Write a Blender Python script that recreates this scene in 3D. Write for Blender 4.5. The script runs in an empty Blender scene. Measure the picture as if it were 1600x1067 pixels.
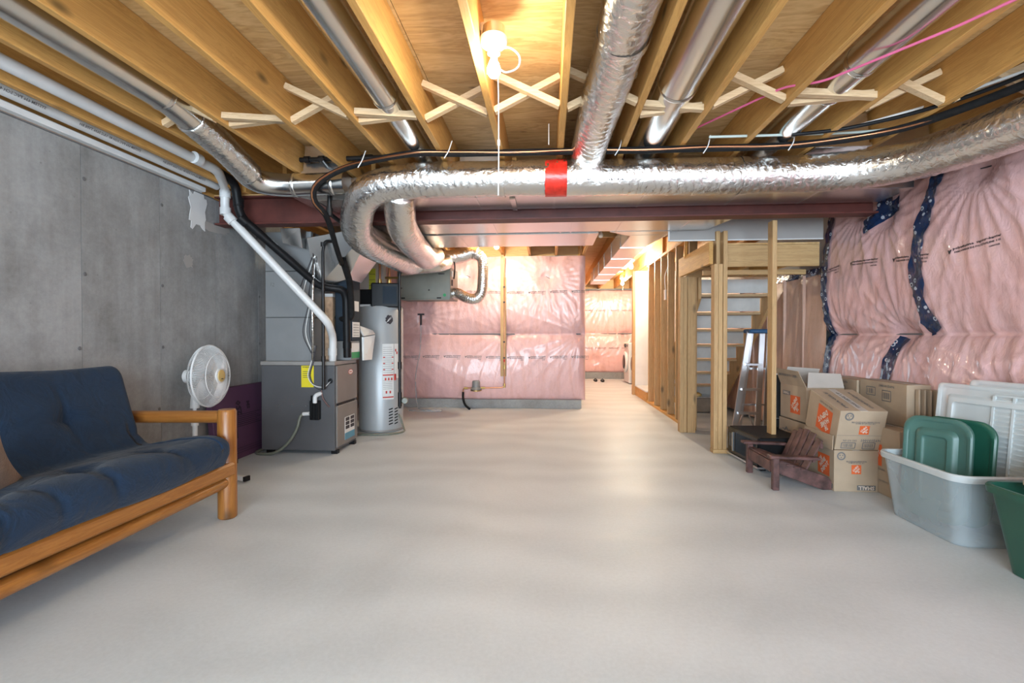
import bpy, bmesh, math, random
import numpy as np
from mathutils import Vector, Matrix, Euler
random.seed(7); RNG = np.random.default_rng(7)
PI = math.pi
S = bpy.context.scene
COL = S.collection

# ------------------------------------------------------------------ camera
cam = bpy.data.cameras.new('camera'); camo = bpy.data.objects.new('camera', cam); COL.objects.link(camo)
camo.location = (0, 0, 1.11)
camo.rotation_euler = Euler((math.radians(90 - .65), 0, math.radians(4.27)), 'XYZ')
cam.sensor_width = 36; cam.lens = 750 / 1600 * 36; cam.clip_start = .02; cam.clip_end = 200
S.camera = camo

# ------------------------------------------------------------------ world, light, exposure
S.view_settings.view_transform = 'Standard'; S.view_settings.look = 'None'
S.view_settings.exposure = 0.35; S.view_settings.gamma = 1; S.view_settings.use_curve_mapping = False
W = bpy.data.worlds.new('world'); S.world = W; W.use_nodes = True
W.node_tree.nodes['Background'].inputs[0].default_value = (.80, .88, 1, 1)
W.node_tree.nodes['Background'].inputs[1].default_value = 1.0

def area(name, loc, rot, sx, sy, power, col):
    l = bpy.data.lights.new(name, 'AREA'); l.shape = 'RECTANGLE'; l.size = sx; l.size_y = sy; l.energy = power; l.color = col
    o = bpy.data.objects.new(name, l); o.location = loc; o.rotation_euler = rot; COL.objects.link(o); return o
# daylight through the wide window in the wall behind the camera
area('window_daylight', (0.1, -3.45, 1.35), (PI / 2, 0, 0), 4.4, 1.8, 440, (.70, .86, 1))
BULB, BULB_MID, BULB_FAR = 370.0, 1350.0, 2100.0          # radiance of the bare bulbs: dimmer one in front, brighter ones at the back
BULBCOL = (1, .89, .68)

# ------------------------------------------------------------------ materials
def nodes(name):
    m = bpy.data.materials.new(name); m.use_nodes = True
    nt = m.node_tree; b = nt.nodes['Principled BSDF']; return m, nt, b
def N(nt, t, **k):
    n = nt.nodes.new(t)
    for a, v in k.items():
        if a in n.inputs: n.inputs[a].default_value = v
        else: setattr(n, a, v)
    return n
def coords(nt, scale=(1, 1, 1), rnd=True, kind='Object'):
    tc = N(nt, 'ShaderNodeTexCoord'); mp = N(nt, 'ShaderNodeMapping'); mp.inputs['Scale'].default_value = scale
    src = tc.outputs[kind]
    if rnd:
        oi = N(nt, 'ShaderNodeObjectInfo'); mu = N(nt, 'ShaderNodeVectorMath', operation='SCALE')
        mu.inputs[0].default_value = (17.3, 9.1, 23.7); nt.links.new(oi.outputs['Random'], mu.inputs['Scale'])
        ad = N(nt, 'ShaderNodeVectorMath', operation='ADD'); nt.links.new(src, ad.inputs[0]); nt.links.new(mu.outputs[0], ad.inputs[1]); src = ad.outputs[0]
    nt.links.new(src, mp.inputs['Vector']); return mp.outputs[0]
def ramp(nt, fac, stops):
    r = N(nt, 'ShaderNodeValToRGB'); e = r.color_ramp.elements
    while len(e) < len(stops): e.new(.5)
    for el, (p, c) in zip(e, stops): el.position = p; el.color = (*c, 1) if len(c) == 3 else c
    nt.links.new(fac, r.inputs[0]); return r.outputs[0]
def noise(nt, vec, scale, detail=4, rough=.55, dist=0):
    n = N(nt, 'ShaderNodeTexNoise'); n.inputs['Scale'].default_value = scale; n.inputs['Detail'].default_value = detail
    n.inputs['Roughness'].default_value = rough; n.inputs['Distortion'].default_value = dist
    nt.links.new(vec, n.inputs['Vector']); return n.outputs[0]
def mix(nt, fac, a, b, mode='MIX'):
    n = N(nt, 'ShaderNodeMix', data_type='RGBA', blend_type=mode)
    if hasattr(fac, 'links') or hasattr(fac, 'is_linked'): nt.links.new(fac, n.inputs[0])
    else: n.inputs[0].default_value = fac
    for v, i in ((a, 6), (b, 7)):
        if isinstance(v, tuple): n.inputs[i].default_value = (*v, 1)
        else: nt.links.new(v, n.inputs[i])
    return n.outputs[2]
def bump(nt, b, h, strength=.3, dist=.01):
    n = N(nt, 'ShaderNodeBump'); n.inputs['Strength'].default_value = strength; n.inputs['Distance'].default_value = dist
    nt.links.new(h, n.inputs['Height']); nt.links.new(n.outputs[0], b.inputs['Normal'])
def plain(name, c, rough=.5, metal=0, var=.12, vs=6, bs=0, bscale=40, spec=.5, coat=0, rnd=True):
    m, nt, b = nodes(name)
    v = coords(nt, rnd=rnd); n = noise(nt, v, vs, 4)
    c2 = tuple(x * (1 - var * 2) for x in c); c1 = tuple(min(1, x * (1 + var)) for x in c)
    nt.links.new(ramp(nt, n, [(.3, c2), (.7, c1)]), b.inputs['Base Color'])
    b.inputs['Roughness'].default_value = rough; b.inputs['Metallic'].default_value = metal
    b.inputs['Specular IOR Level'].default_value = spec; b.inputs['Coat Weight'].default_value = coat
    if bs: bump(nt, b, noise(nt, v, bscale, 3), bs)
    return m
def wood(name, c1, c2, axis='y', rough=.6, knots=True, grain=14):
    m, nt, b = nodes(name)
    st = {'x': (.06, 1, 1), 'y': (1, .06, 1), 'z': (1, 1, .06)}[axis]
    v = coords(nt, st); n = noise(nt, v, grain * 2, 6, .7, 1.2)
    col = ramp(nt, n, [(.32, tuple(x * .8 for x in c2)), (.46, c1), (.56, c2), (.7, tuple(min(1, x * 1.12) for x in c1))])
    big = noise(nt, v, 2.2, 2); col = mix(nt, .35, col, ramp(nt, big, [(.3, tuple(x * .72 for x in c1)), (.7, tuple(min(1, x * 1.1) for x in c1))]))
    if knots:
        st2 = {'x': (.4, .35, .9), 'y': (.35, .4, .9), 'z': (.9, .35, .4)}[axis]
        vv = coords(nt, st2); vo = N(nt, 'ShaderNodeTexVoronoi'); vo.inputs['Scale'].default_value = 5.5; nt.links.new(vv, vo.inputs['Vector'])
        k = ramp(nt, vo.outputs['Distance'], [(.05, (1, 1, 1)), (.15, (0, 0, 0))])
        col = mix(nt, k, col, tuple(x * .33 for x in c1))
    nt.links.new(col, b.inputs['Base Color']); b.inputs['Roughness'].default_value = rough
    bump(nt, b, n, .15, .004); return m
M = {}
M['joist'] = wood('lumber_joist', (.66, .36, .105), (.48, .235, .06), 'y')
M['stud'] = wood('lumber_stud', (.58, .365, .17), (.40, .235, .095), 'z')
M['lum_x'] = wood('lumber_cross', (.60, .38, .17), (.43, .245, .095), 'x')
M['strut'] = wood('lumber_strut', (.72, .52, .31), (.55, .36, .19), 'x')
M['log'] = wood('varnished_pine', (.38, .155, .032), (.24, .08, .014), 'y', .32)
M['logz'] = wood('varnished_pine_upright', (.36, .145, .030), (.24, .08, .014), 'z', .32)
M['logx'] = wood('varnished_pine_cross', (.35, .14, .030), (.24, .08, .014), 'x', .32)
M['tread'] = wood('tread_board', (.52, .36, .2), (.40, .25, .12), 'x', knots=False)
def ply():
    m, nt, b = nodes('plywood_sheathing')
    v = coords(nt, (.35, 1.6, 1)); n = noise(nt, v, 3.2, 5, .6, 1.6)
    col = ramp(nt, n, [(.28, (.46, .25, .085)), (.40, (.68, .43, .18)), (.47, (.50, .28, .10)), (.53, (.70, .46, .21)), (.62, (.58, .34, .135)), (.8, (.66, .42, .18))])
    f = noise(nt, v, 40, 3); col = mix(nt, .25, col, ramp(nt, f, [(.3, (.45, .27, .10)), (.7, (.75, .53, .28))]))
    v2 = coords(nt, (.8, 1.6, 0)); vo = N(nt, 'ShaderNodeTexVoronoi'); vo.inputs['Scale'].default_value = 3.6; nt.links.new(v2, vo.inputs['Vector'])
    k = ramp(nt, vo.outputs['Distance'], [(.02, (1, 1, 1)), (.10, (0, 0, 0))]); col = mix(nt, k, col, (.22, .11, .035))
    nt.links.new(col, b.inputs['Base Color']); b.inputs['Roughness'].default_value = .62; bump(nt, b, n, .1, .004); return m
M['ply'] = ply()
def concrete():
    m, nt, b = nodes('cast_concrete')
    v = coords(nt, (1, 1, 1), True); n = noise(nt, v, 2.0, 8, .68)
    col = ramp(nt, n, [(.36, (.19, .19, .185)), (.5, (.29, .293, .29)), (.62, (.39, .395, .39))])
    vs = coords(nt, (1, 6, .45), True); s = noise(nt, vs, 2.2, 4); col = mix(nt, .35, col, ramp(nt, s, [(.35, (.23, .215, .195)), (.65, (.37, .372, .37))]))
    sp = noise(nt, v, 34, 5, .75); col = mix(nt, .16, col, ramp(nt, sp, [(.35, (.12, .12, .12)), (.65, (.38, .38, .375))]))
    vo = N(nt, 'ShaderNodeTexVoronoi'); vo.inputs['Scale'].default_value = 9; nt.links.new(v, vo.inputs['Vector'])
    k = ramp(nt, vo.outputs['Distance'], [(.02, (.8, .8, .8)), (.07, (0, 0, 0))]); col = mix(nt, k, col, (.2, .195, .19))
    nt.links.new(col, b.inputs['Base Color']); b.inputs['Roughness'].default_value = .72; bump(nt, b, sp, .12, .004); return m
M['concrete'] = concrete()
def floor_m():
    m, nt, b = nodes('trowelled_concrete_floor')
    v = coords(nt, rnd=False); n = noise(nt, v, .9, 7, .62, .8)
    col = ramp(nt, n, [(.3, (.54, .575, .59)), (.5, (.60, .64, .66)), (.72, (.645, .685, .705))])
    w = N(nt, 'ShaderNodeTexWave', wave_type='RINGS'); w.inputs['Scale'].default_value = .6; w.inputs['Distortion'].default_value = 9; w.inputs['Detail'].default_value = 3; nt.links.new(v, w.inputs['Vector'])
    col = mix(nt, .07, col, w.outputs['Color'])
    sp = noise(nt, v, 55, 3, .7); col = mix(nt, .10, col, ramp(nt, sp, [(.35, (.36, .34, .31)), (.65, (.76, .75, .73))]))
    nt.links.new(col, b.inputs['Base Color'])
    nt.links.new(ramp(nt, n, [(.3, (.42,) * 3), (.7, (.58,) * 3)]), b.inputs['Roughness']); b.inputs['Specular IOR Level'].default_value = .35
    bump(nt, b, n, .06, .01); return m
M['floor'] = floor_m()
def poly_m(name, a, bcol, rough=.2, coat=.75):
    m, nt, b = nodes(name)
    v = coords(nt, rnd=False); n = noise(nt, v, 1.6, 4, .6, .5)
    col = ramp(nt, n, [(.3, bcol), (.6, a), (.8, tuple(min(1, x * 1.1) for x in a))])
    sv = coords(nt, (5, 5, .5), False); q = noise(nt, sv, 1.7, 4, .6, .6); col = mix(nt, .5, col, ramp(nt, q, [(.36, (bcol[0] * .95, bcol[1] * .88, bcol[2] * .74)), (.52, a), (.66, tuple(min(1, x * 1.08) for x in a))]))
    f = noise(nt, v, 22, 4, .7); col = mix(nt, .25, col, ramp(nt, f, [(.3, tuple(x * .8 for x in a)), (.7, tuple(min(1, x * 1.12) for x in a))]))
    nt.links.new(col, b.inputs['Base Color']); b.inputs['Roughness'].default_value = rough; b.inputs['Coat Weight'].default_value = coat; b.inputs['Coat Roughness'].default_value = .07
    vv = coords(nt, (1, 1, .55), False); c = noise(nt, vv, 17, 6, .62, 2.2); bump(nt, b, c, .26, .02); return m
M['poly'] = poly_m('pink_insulation_under_film', (.76, .485, .485), (.66, .37, .36))
M['poly_back'] = poly_m('back_pink_insulation_under_film', (.78, .49, .48), (.68, .38, .36), .3, .3)
M['poly_far'] = poly_m('far_pink_insulation_under_film', (.82, .50, .47), (.72, .38, .35))
M['poly_tan'] = poly_m('tan_insulation_under_film', (.62, .40, .31), (.52, .33, .25), .4, .15)
def foil_m(name, col=(.80, .79, .77), rough=.2, cr=26, st=.55):
    m, nt, b = nodes(name)
    b.inputs['Metallic'].default_value = 1; b.inputs['Base Color'].default_value = (*col, 1)
    v = coords(nt); n = noise(nt, v, cr, 4, .5, 1.2); bump(nt, b, n, st, .012)
    b.inputs['Roughness'].default_value = rough; return m
M['foil'] = foil_m('crinkled_foil', (.86, .85, .83), .26, 24, .6)
M['galv'] = foil_m('galvanized_sheet', (.74, .73, .71), .26, 2.5, .012)
M['duct'] = foil_m('bright_round_duct', (.77, .77, .75), .22, 2.5, .012)
M['alu'] = foil_m('aluminium', (.72, .73, .75), .3, 30, .02)
M['zinc'] = plain('painted_grey_sheet', (.235, .238, .238), .5, .15, .05, 3)
M['furn'] = plain('charcoal_enamel', (.105, .105, .11), .38, .1, .06, 3)
M['furnf'] = plain('grey_brown_enamel', (.21, .19, .175), .38, .1, .06, 3)
M['rim'] = plain('pale_metal_rim', (.33, .31, .29), .4, .3, .06)
M['red_steel'] = plain('red_oxide_primer', (.125, .030, .022), .5, 0, .2, 5)
M['pvc'] = plain('white_pvc', (.68, .68, .67), .35, 0, .04)
M['black'] = plain('black_plastic', (.010, .010, .011), .45, 0, .1, spec=.2)
M['iron'] = plain('black_iron', (.02, .018, .018), .4, .4, .2)
M['bluecase'] = plain('dark_blue_case', (.025, .036, .05), .6, 0, .1, spec=.15)
M['tank'] = plain('silver_grey_tank', (.40, .42, .43), .35, .12, .04, 2)
M['white'] = plain('white_enamel', (.75, .75, .74), .35, 0, .03)
M['offwhite'] = plain('unpainted_board', (.60, .585, .56), .6, 0, .06)
M['drywall'] = plain('grey_drywall', (.37, .345, .325), .75, 0, .05, 2)
M['paper'] = plain('paper_label', (.74, .74, .72), .6, 0, .04)
M['yellow'] = plain('yellow_label', (.75, .62, .02), .5, 0, .05)
M['lime'] = plain('lime_label', (.62, .68, .06), .5, 0, .05)
M['red'] = plain('red_print', (.55, .04, .03), .5, 0, .05)
M['redtape'] = plain('red_tape', (.72, .035, .02), .25, 0, .25, 9, .4, 18)
M['blue_l'] = plain('blue_print', (.10, .30, .42), .5, 0, .05)
M['green_l'] = plain('green_print', (.03, .30, .10), .5, 0, .05)
M['ink'] = plain('dark_ink', (.035, .03, .035), .6, 0, .1)
M['greyink'] = plain('grey_ink', (.15, .145, .145), .6, 0, .1)
M['purple'] = plain('purple_foam_board', (.105, .045, .095), .6, 0, .06, 3)
M['purpleink'] = plain('purple_ink', (.03, .015, .03), .6, 0, .1)
M['copper'] = plain('copper_tube', (.62, .29, .15), .3, 1, .12)
M['brass'] = plain('brass', (.6, .42, .15), .3, 1, .1)
M['foam'] = plain('black_pipe_foam', (.014, .013, .013), .8, 0, .2, 20, .3, 60, spec=.2)
M['string'] = plain('white_cord', (.78, .77, .74), .6, 0, .03)
M['pinkcord'] = plain('pink_cord', (.68, .13, .26), .6, 0, .05)
M['greencord'] = plain('pale_green_cable', (.52, .60, .55), .5, 0, .05)
M['hose'] = plain('olive_hose', (.17, .18, .14), .4, 0, .06)
M['cream'] = plain('cream_plastic', (.66, .47, .17), .4, 0, .04)
M['card'] = plain('brown_cardboard', (.44, .33, .228), .75, 0, .07, 4)
M['cardin'] = plain('pale_cardboard', (.50, .45, .40), .75, 0, .05, 4)
M['logo'] = plain('orange_print', (.74, .13, .03), .6, 0, .05)
M['whiteprint'] = plain('pale_print', (.72, .60, .50), .6, 0, .05)
M['greentub'] = plain('green_plastic', (.016, .095, .062), .35, 0, .06)
M['tealtub'] = plain('teal_green_plastic', (.065, .15, .125), .38, 0, .06)
M['brownpaint'] = plain('worn_brown_paint', (.125, .058, .052), .5, 0, .35, 14)
M['glassblack'] = plain('black_glass', (.010, .010, .011), .22, 0, .1)
M['bluecap'] = plain('blue_plastic', (.02, .085, .19), .4, 0, .06)
M['tan'] = plain('tan_filter_media', (.50, .33, .21), .8, 0, .15, 25)
M['hrv'] = plain('grey_green_enamel', (.205, .21, .18), .4, .15, .05)
M['glassgrey'] = plain('porcelain', (.78, .77, .75), .25, 0, .02)
M['boxsteel'] = plain('dull_box_steel', (.36, .30, .24), .45, .7, .15)
def fabric(name, c, sc=220, var=.18):
    m, nt, b = nodes(name)
    v = coords(nt, rnd=False); n = noise(nt, v, 3, 4); f = noise(nt, v, sc, 2)
    col = ramp(nt, n, [(.3, tuple(x * (1 - var) for x in c)), (.7, tuple(x * (1 + var) for x in c))])
    col = mix(nt, .3, col, ramp(nt, f, [(.3, tuple(x * .6 for x in c)), (.7, tuple(x * 1.4 for x in c))]))
    nt.links.new(col, b.inputs['Base Color']); b.inputs['Roughness'].default_value = .9; b.inputs['Specular IOR Level'].default_value = .15
    b.inputs['Sheen Weight'].default_value = .1; w_ = noise(nt, v, 7, 5, .55, 1.2); bump(nt, b, w_, .5, .03); return m
M['navy'] = fabric('navy_cotton', (.013, .028, .056))
M['tweed'] = fabric('brown_tweed', (.22, .155, .115), 160, .35)
M['towel'] = fabric('grey_towel', (.40, .37, .36), 120, .4)
def patterned():
    m, nt, b = nodes('patterned_cloth')
    v = coords(nt, rnd=False); vo = N(nt, 'ShaderNodeTexVoronoi'); vo.inputs['Scale'].default_value = 24; nt.links.new(v, vo.inputs['Vector'])
    k = ramp(nt, vo.outputs['Distance'], [(.18, (0, 0, 0)), (.25, (1, 1, 1))]); cc = mix(nt, .75, vo.outputs['Color'], (.10, .12, .16))
    nt.links.new(mix(nt, k, cc, (.70, .68, .66)), b.inputs['Base Color']); b.inputs['Roughness'].default_value = .9; return m
M['pattern'] = patterned()
def tape_m():
    m, nt, b = nodes('navy_printed_tape')
    v = coords(nt, (1, 1, 1), False); vo = N(nt, 'ShaderNodeTexVoronoi'); vo.inputs['Scale'].default_value = 16; vo.inputs['Randomness'].default_value = .75; nt.links.new(v, vo.inputs['Vector'])
    k = ramp(nt, vo.outputs['Distance'], [(.12, (0, 0, 0)), (.16, (1, 1, 1)), (.24, (1, 1, 1)), (.28, (0, 0, 0))])
    nt.links.new(mix(nt, k, (.008, .028, .085), (.48, .52, .58)), b.inputs['Base Color']); b.inputs['Roughness'].default_value = .2; b.inputs['Coat Weight'].default_value = .5
    bump(nt, b, noise(nt, v, 22, 4, .6, 1.), .5, .01); return m
M['tape'] = tape_m()
def clear_m(name, tint, opac, rough=.3):
    m, nt, b = nodes(name)
    b.inputs['Base Color'].default_value = (*tint, 1); b.inputs['Roughness'].default_value = rough
    v = coords(nt); n = noise(nt, v, 4, 2)
    t = N(nt, 'ShaderNodeBsdfTransparent'); t.inputs[0].default_value = (.93, .96, .97, 1)
    mx = N(nt, 'ShaderNodeMixShader'); nt.links.new(ramp(nt, n, [(.2, (opac * .9,) * 3), (.8, (opac * 1.1,) * 3)]), mx.inputs[0])
    nt.links.new(t.outputs[0], mx.inputs[1]); nt.links.new(b.outputs[0], mx.inputs[2])
    nt.links.new(mx.outputs[0], nt.nodes['Material Output'].inputs[0]); return m
M['clear'] = clear_m('cloudy_clear_plastic', (.66, .72, .75), .30)
M['frost'] = clear_m('frosted_white_plastic', (.72, .76, .76), .72)
M['grill'] = clear_m('fan_wire', (.78, .78, .77), 1.)
def emit_m(name, col, st):
    m, nt, b = nodes(name); b.inputs['Base Color'].default_value = (.8, .8, .8, 1)
    b.inputs['Emission Color'].default_value = (*col, 1); b.inputs['Emission Strength'].default_value = st; return m
M['bulb'] = emit_m('lit_bulb', BULBCOL, BULB); M['bulb_mid'] = emit_m('lit_middle_bulb', BULBCOL, BULB_MID); M['bulb_far'] = emit_m('lit_bright_bulb', BULBCOL, BULB_FAR)

# ------------------------------------------------------------------ mesh builder and object helpers
ORG = {}
def catmull(P, n):
    P = [np.array(p, float) for p in P]
    if len(P) < 3 or n < 2: return P
    Q = [2 * P[0] - P[1]] + P + [2 * P[-1] - P[-2]]; out = []
    for i in range(1, len(Q) - 2):
        a, b, c, d = Q[i - 1:i + 3]
        for k in range(n):
            t = k / n; out.append(.5 * ((2 * b) + (c - a) * t + (2 * a - 5 * b + 4 * c - d) * t * t + (3 * b - a - 3 * c + d) * t ** 3))
    out.append(P[-1]); return out
def fillet(P, r, n=5):
    P = [np.array(p, float) for p in P]; out = [P[0]]
    for i in range(1, len(P) - 1):
        a = P[i - 1] - P[i]; c = P[i + 1] - P[i]; la, lc = np.linalg.norm(a), np.linalg.norm(c); rr = min(r, la * .48, lc * .48)
        s, e = P[i] + a / la * rr, P[i] + c / lc * rr
        for k in range(n + 1):
            t = k / n; out.append((1 - t) ** 2 * s + 2 * t * (1 - t) * P[i] + t * t * e)
    out.append(P[-1]); return out
def resample(P, step):
    P = np.array(P); d = np.r_[0, np.cumsum(np.linalg.norm(np.diff(P, axis=0), axis=1))]; n = max(2, int(d[-1] / step) + 1)
    t = np.linspace(0, d[-1], n); return [np.array([np.interp(x, d, P[:, k]) for k in range(3)]) for x in t]
class MB:
    def __init__(s): s.v = []; s.f = []
    def add(s, vs, fs):
        o = len(s.v); s.v.extend([tuple(map(float, p)) for p in vs]); s.f.extend([tuple(i + o for i in f) for f in fs]); return s
    def box(s, x0, x1, y0, y1, z0, z1, R=None):
        vs = [(x, y, z) for z in (z0, z1) for y in (y0, y1) for x in (x0, x1)]
        if R is not None: vs = [tuple(R @ Vector(p)) for p in vs]
        return s.add(vs, [(0, 2, 3, 1), (4, 5, 7, 6), (0, 1, 5, 4), (2, 6, 7, 3), (0, 4, 6, 2), (1, 3, 7, 5)])
    def bar(s, a, b, w, h, up=(0, 0, 1)):            # rectangular bar from a to b
        a, b = Vector(a), Vector(b); d = (b - a).normalized(); side = d.cross(Vector(up))
        if side.length < 1e-4: side = d.cross(Vector((1, 0, 0)))
        side.normalize(); u = side.cross(d).normalized(); vs = []
        for p in (a, b):
            for i, j in ((-1, -1), (1, -1), (1, 1), (-1, 1)): vs.append(p + side * (w / 2 * i) + u * (h / 2 * j))
        return s.add(vs, [(3, 2, 1, 0), (4, 5, 6, 7), (0, 1, 5, 4), (1, 2, 6, 5), (2, 3, 7, 6), (3, 0, 4, 7)])
    def tube(s, P, r, seg=12, caps=True, rf=None):
        P = [np.array(p, float) for p in P]; n = len(P); T = []
        for i in range(n):
            t = P[min(i + 1, n - 1)] - P[max(i - 1, 0)]; T.append(t / (np.linalg.norm(t) + 1e-9))
        ref = np.array([0, 0, 1.]) if abs(T[0][2]) < .9 else np.array([1., 0, 0])
        u = np.cross(T[0], ref); u /= np.linalg.norm(u); vs = []
        for i in range(n):
            u = u - T[i] * (u @ T[i]); u /= np.linalg.norm(u); w = np.cross(T[i], u)
            for k in range(seg):
                a = 2 * PI * k / seg; ri = r[i] if isinstance(r, (list, tuple, np.ndarray)) else r
                if rf: ri = ri * rf(i, a)
                vs.append(P[i] + (u * math.cos(a) + w * math.sin(a)) * ri)
        fs = [(i * seg + k, i * seg + (k + 1) % seg, (i + 1) * seg + (k + 1) % seg, (i + 1) * seg + k) for i in range(n - 1) for k in range(seg)]
        if caps: fs += [tuple(range(seg))[::-1], tuple((n - 1) * seg + k for k in range(seg))]
        return s.add(vs, fs)
    def cyl(s, a, b, r, seg=16, r2=None): return s.tube([a, b], [r, r if r2 is None else r2], seg)
    def lathe(s, prof, c, axis=(0, 0, 1), seg=20):
        ax = Vector(axis).normalized(); e1 = ax.orthogonal().normalized(); e2 = ax.cross(e1); c = Vector(c); vs = []
        for rr, h in prof:
            for k in range(seg):
                a = 2 * PI * k / seg; vs.append(c + ax * h + (e1 * math.cos(a) + e2 * math.sin(a)) * rr)
        n = len(prof); fs = [(i * seg + k, i * seg + (k + 1) % seg, (i + 1) * seg + (k + 1) % seg, (i + 1) * seg + k) for i in range(n - 1) for k in range(seg)]
        fs += [tuple(range(seg))[::-1], tuple((n - 1) * seg + k for k in range(seg))]
        return s.add(vs, fs)
    def prism(s, poly, off):                         # planar polygon extruded by vector off
        n = len(poly); vs = [Vector(p) for p in poly] + [Vector(p) + Vector(off) for p in poly]
        return s.add(vs, [tuple(range(n)), tuple(range(2 * n - 1, n - 1, -1))] + [(i, i + n, (i + 1) % n + n, (i + 1) % n) for i in range(n)])
    def hexa(s, b4, t4): return s.add(list(b4) + list(t4), [(3, 2, 1, 0), (4, 5, 6, 7), (0, 1, 5, 4), (1, 2, 6, 5), (2, 3, 7, 6), (3, 0, 4, 7)])
    def grid(s, G):                                  # G[i][j] points
        G = np.array(G); a, b = G.shape[:2]
        return s.add(G.reshape(-1, 3), [(i * b + j, (i + 1) * b + j, (i + 1) * b + j + 1, i * b + j + 1) for i in range(a - 1) for j in range(b - 1)])
    def quad(s, o, u, v): o, u, v = Vector(o), Vector(u), Vector(v); return s.add([o, o + u, o + u + v, o + v], [(0, 1, 2, 3)])
    def xf(s, R): s.v = [tuple(R @ Vector(p)) for p in s.v]; return s
    def build(s, name, m, parent=None, bevel=0, smooth=False, kind=None, label=None, fix=True):
        o0 = ORG.get(parent.name, Vector((0, 0, 0))) if parent else Vector((0, 0, 0))
        me = bpy.data.meshes.new(name); me.from_pydata([(p[0] - o0.x, p[1] - o0.y, p[2] - o0.z) for p in s.v], [], s.f)
        if fix or bevel:
            bm = bmesh.new(); bm.from_mesh(me)
            if fix: bmesh.ops.recalc_face_normals(bm, faces=bm.faces)
            if bevel: bmesh.ops.bevel(bm, geom=list(bm.edges), offset=bevel, segments=2 if bevel > .012 else 1, affect='EDGES', profile=.6, clamp_overlap=True)
            bm.to_mesh(me); bm.free()
        if smooth:
            me.polygons.foreach_set('use_smooth', [True] * len(me.polygons))
            if smooth == 'auto': me.set_sharp_from_angle(angle=math.radians(38))
        me.materials.append(m if not isinstance(m, str) else M[m]); me.update()
        o = bpy.data.objects.new(name, me); COL.objects.link(o)
        if parent: o.parent = parent; ORG[o.name] = o0
        if kind: o['kind'] = kind
        if label: o['label'] = label
        return o
def thing(name, label, cat, loc=(0, 0, 0), rot=(0, 0, 0), group=None, local=False, kind=None):
    o = bpy.data.objects.new(name, None); o.empty_display_size = .1; COL.objects.link(o)
    o.location = loc; o.rotation_euler = rot
    if label: o['label'] = label
    if cat: o['category'] = cat
    if group: o['group'] = group
    if kind: o['kind'] = kind
    ORG[o.name] = Vector((0, 0, 0)) if local else Vector(loc); return o
def tag(o, label, cat, group=None):
    o['label'] = label; o['category'] = cat
    if group: o['group'] = group
    return o
def struct(name, loc=(0, 0, 0)): return thing(name, None, None, loc, kind='structure')
def tree_copy(root):
    r = root.copy(); COL.objects.link(r); ORG[r.name] = ORG[root.name]
    for ch in list(root.children):
        c = ch.copy(); COL.objects.link(c); c.parent = r
        for g in list(ch.children):
            d = g.copy(); COL.objects.link(d); d.parent = c
    return r
def clone(o, parent=None, loc=None):
    c = o.copy(); COL.objects.link(c)
    if parent: c.parent = parent
    if loc is not None: c.location = loc
    return c
_T = {}
def text_pts(t, fat=.0):
    if (t, fat) in _T: return _T[(t, fat)]
    cu = bpy.data.curves.new('lettering', 'FONT'); cu.body = t; cu.align_x = 'CENTER'; cu.align_y = 'CENTER'; cu.resolution_u = 1; cu.offset = fat; cu.size = 1
    ob = bpy.data.objects.new('lettering', cu); COL.objects.link(ob)
    me = bpy.data.meshes.new_from_object(ob.evaluated_get(bpy.context.evaluated_depsgraph_get()))
    V = [tuple(v.co) for v in me.vertices]; Fc = [tuple(p.vertices) for p in me.polygons]
    bpy.data.objects.remove(ob); bpy.data.curves.remove(cu); bpy.data.meshes.remove(me)
    _T[(t, fat)] = (V, Fc); return V, Fc
def text(mb, t, c, ux, uy, size, fat=0.0, fit=None):
    V, Fc = text_pts(t, fat); c, ux, uy = Vector(c), Vector(ux).normalized(), Vector(uy).normalized(); sx = size
    if fit: w = max(v[0] for v in V) - min(v[0] for v in V); sx = fit / w
    mb.add([c + ux * (v[0] * sx) + uy * (v[1] * size) for v in V], Fc); return mb

# ================================================================== SETTING
XL, XR, YN, YB, YF = -2.93, 2.66, -3.2, 7.42, 12.7     # left wall, right wall film, near wall, back wall, far laundry wall
JB, JT = 2.35, 2.585                                    # joist bottom and top
o = MB().box(XL - .3, 3.3, YN - .2, YF + .3, -.12, 0).build('floor', 'floor'); o['kind'] = 'structure'

# --- ceiling: plywood panels on joists with cross bridging
ceil = struct('ceiling', (0, 0, JT))
JX = [-2.66, -2.29, -1.90, -1.51, -1.116, -.726, -.318, .084, .497, .87, 1.27, 1.725, 2.125, 2.53]
j0 = MB().box(-.019, .019, -3.72, 3.72, JB, JT).build('joist', 'joist', ceil, bevel=.003)
j0.location = (JX[0], .49, 0)
for x in JX[1:]: clone(j0, loc=(x, .49 + random.uniform(-.02, .02), 0))
j1 = MB().box(-.019, .019, -1.75, 1.75, JB, JT).build('joist', 'joist', ceil, bevel=.003); j1.location = (JX[0] + .04, 5.72, 0)
for x in JX[1:]: clone(j1, loc=(x + .04, 5.72, 0))
j2 = MB().box(-.019, .019, -2.75, 2.75, JB, JT).build('joist', 'joist', ceil, bevel=.003); j2.location = (.92, 10.1, 0)
for x in (1.32, 1.73, 2.13, 2.53): clone(j2, loc=(x, 10.1, 0))
pp = MB().box(0, 2.436, 0, 1.216, JT + .001, JT + .017).build('plywood_panel', 'ply', ceil); pp.location = (XL - .2, YN - .1, 0)
for r in range(14):
    for c in range(3):
        if r == 0 and c == 0: continue
        clone(pp, loc=(XL - .2 + c * 2.44 - (1.22 if r % 2 else 0) + (0 if r % 2 == 0 else 0), YN - .1 + r * 1.22, 0))
        if r % 2 and c == 2: clone(pp, loc=(XL - .2 + 3 * 2.44 - 1.22, YN - .1 + r * 1.22, 0))
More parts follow.
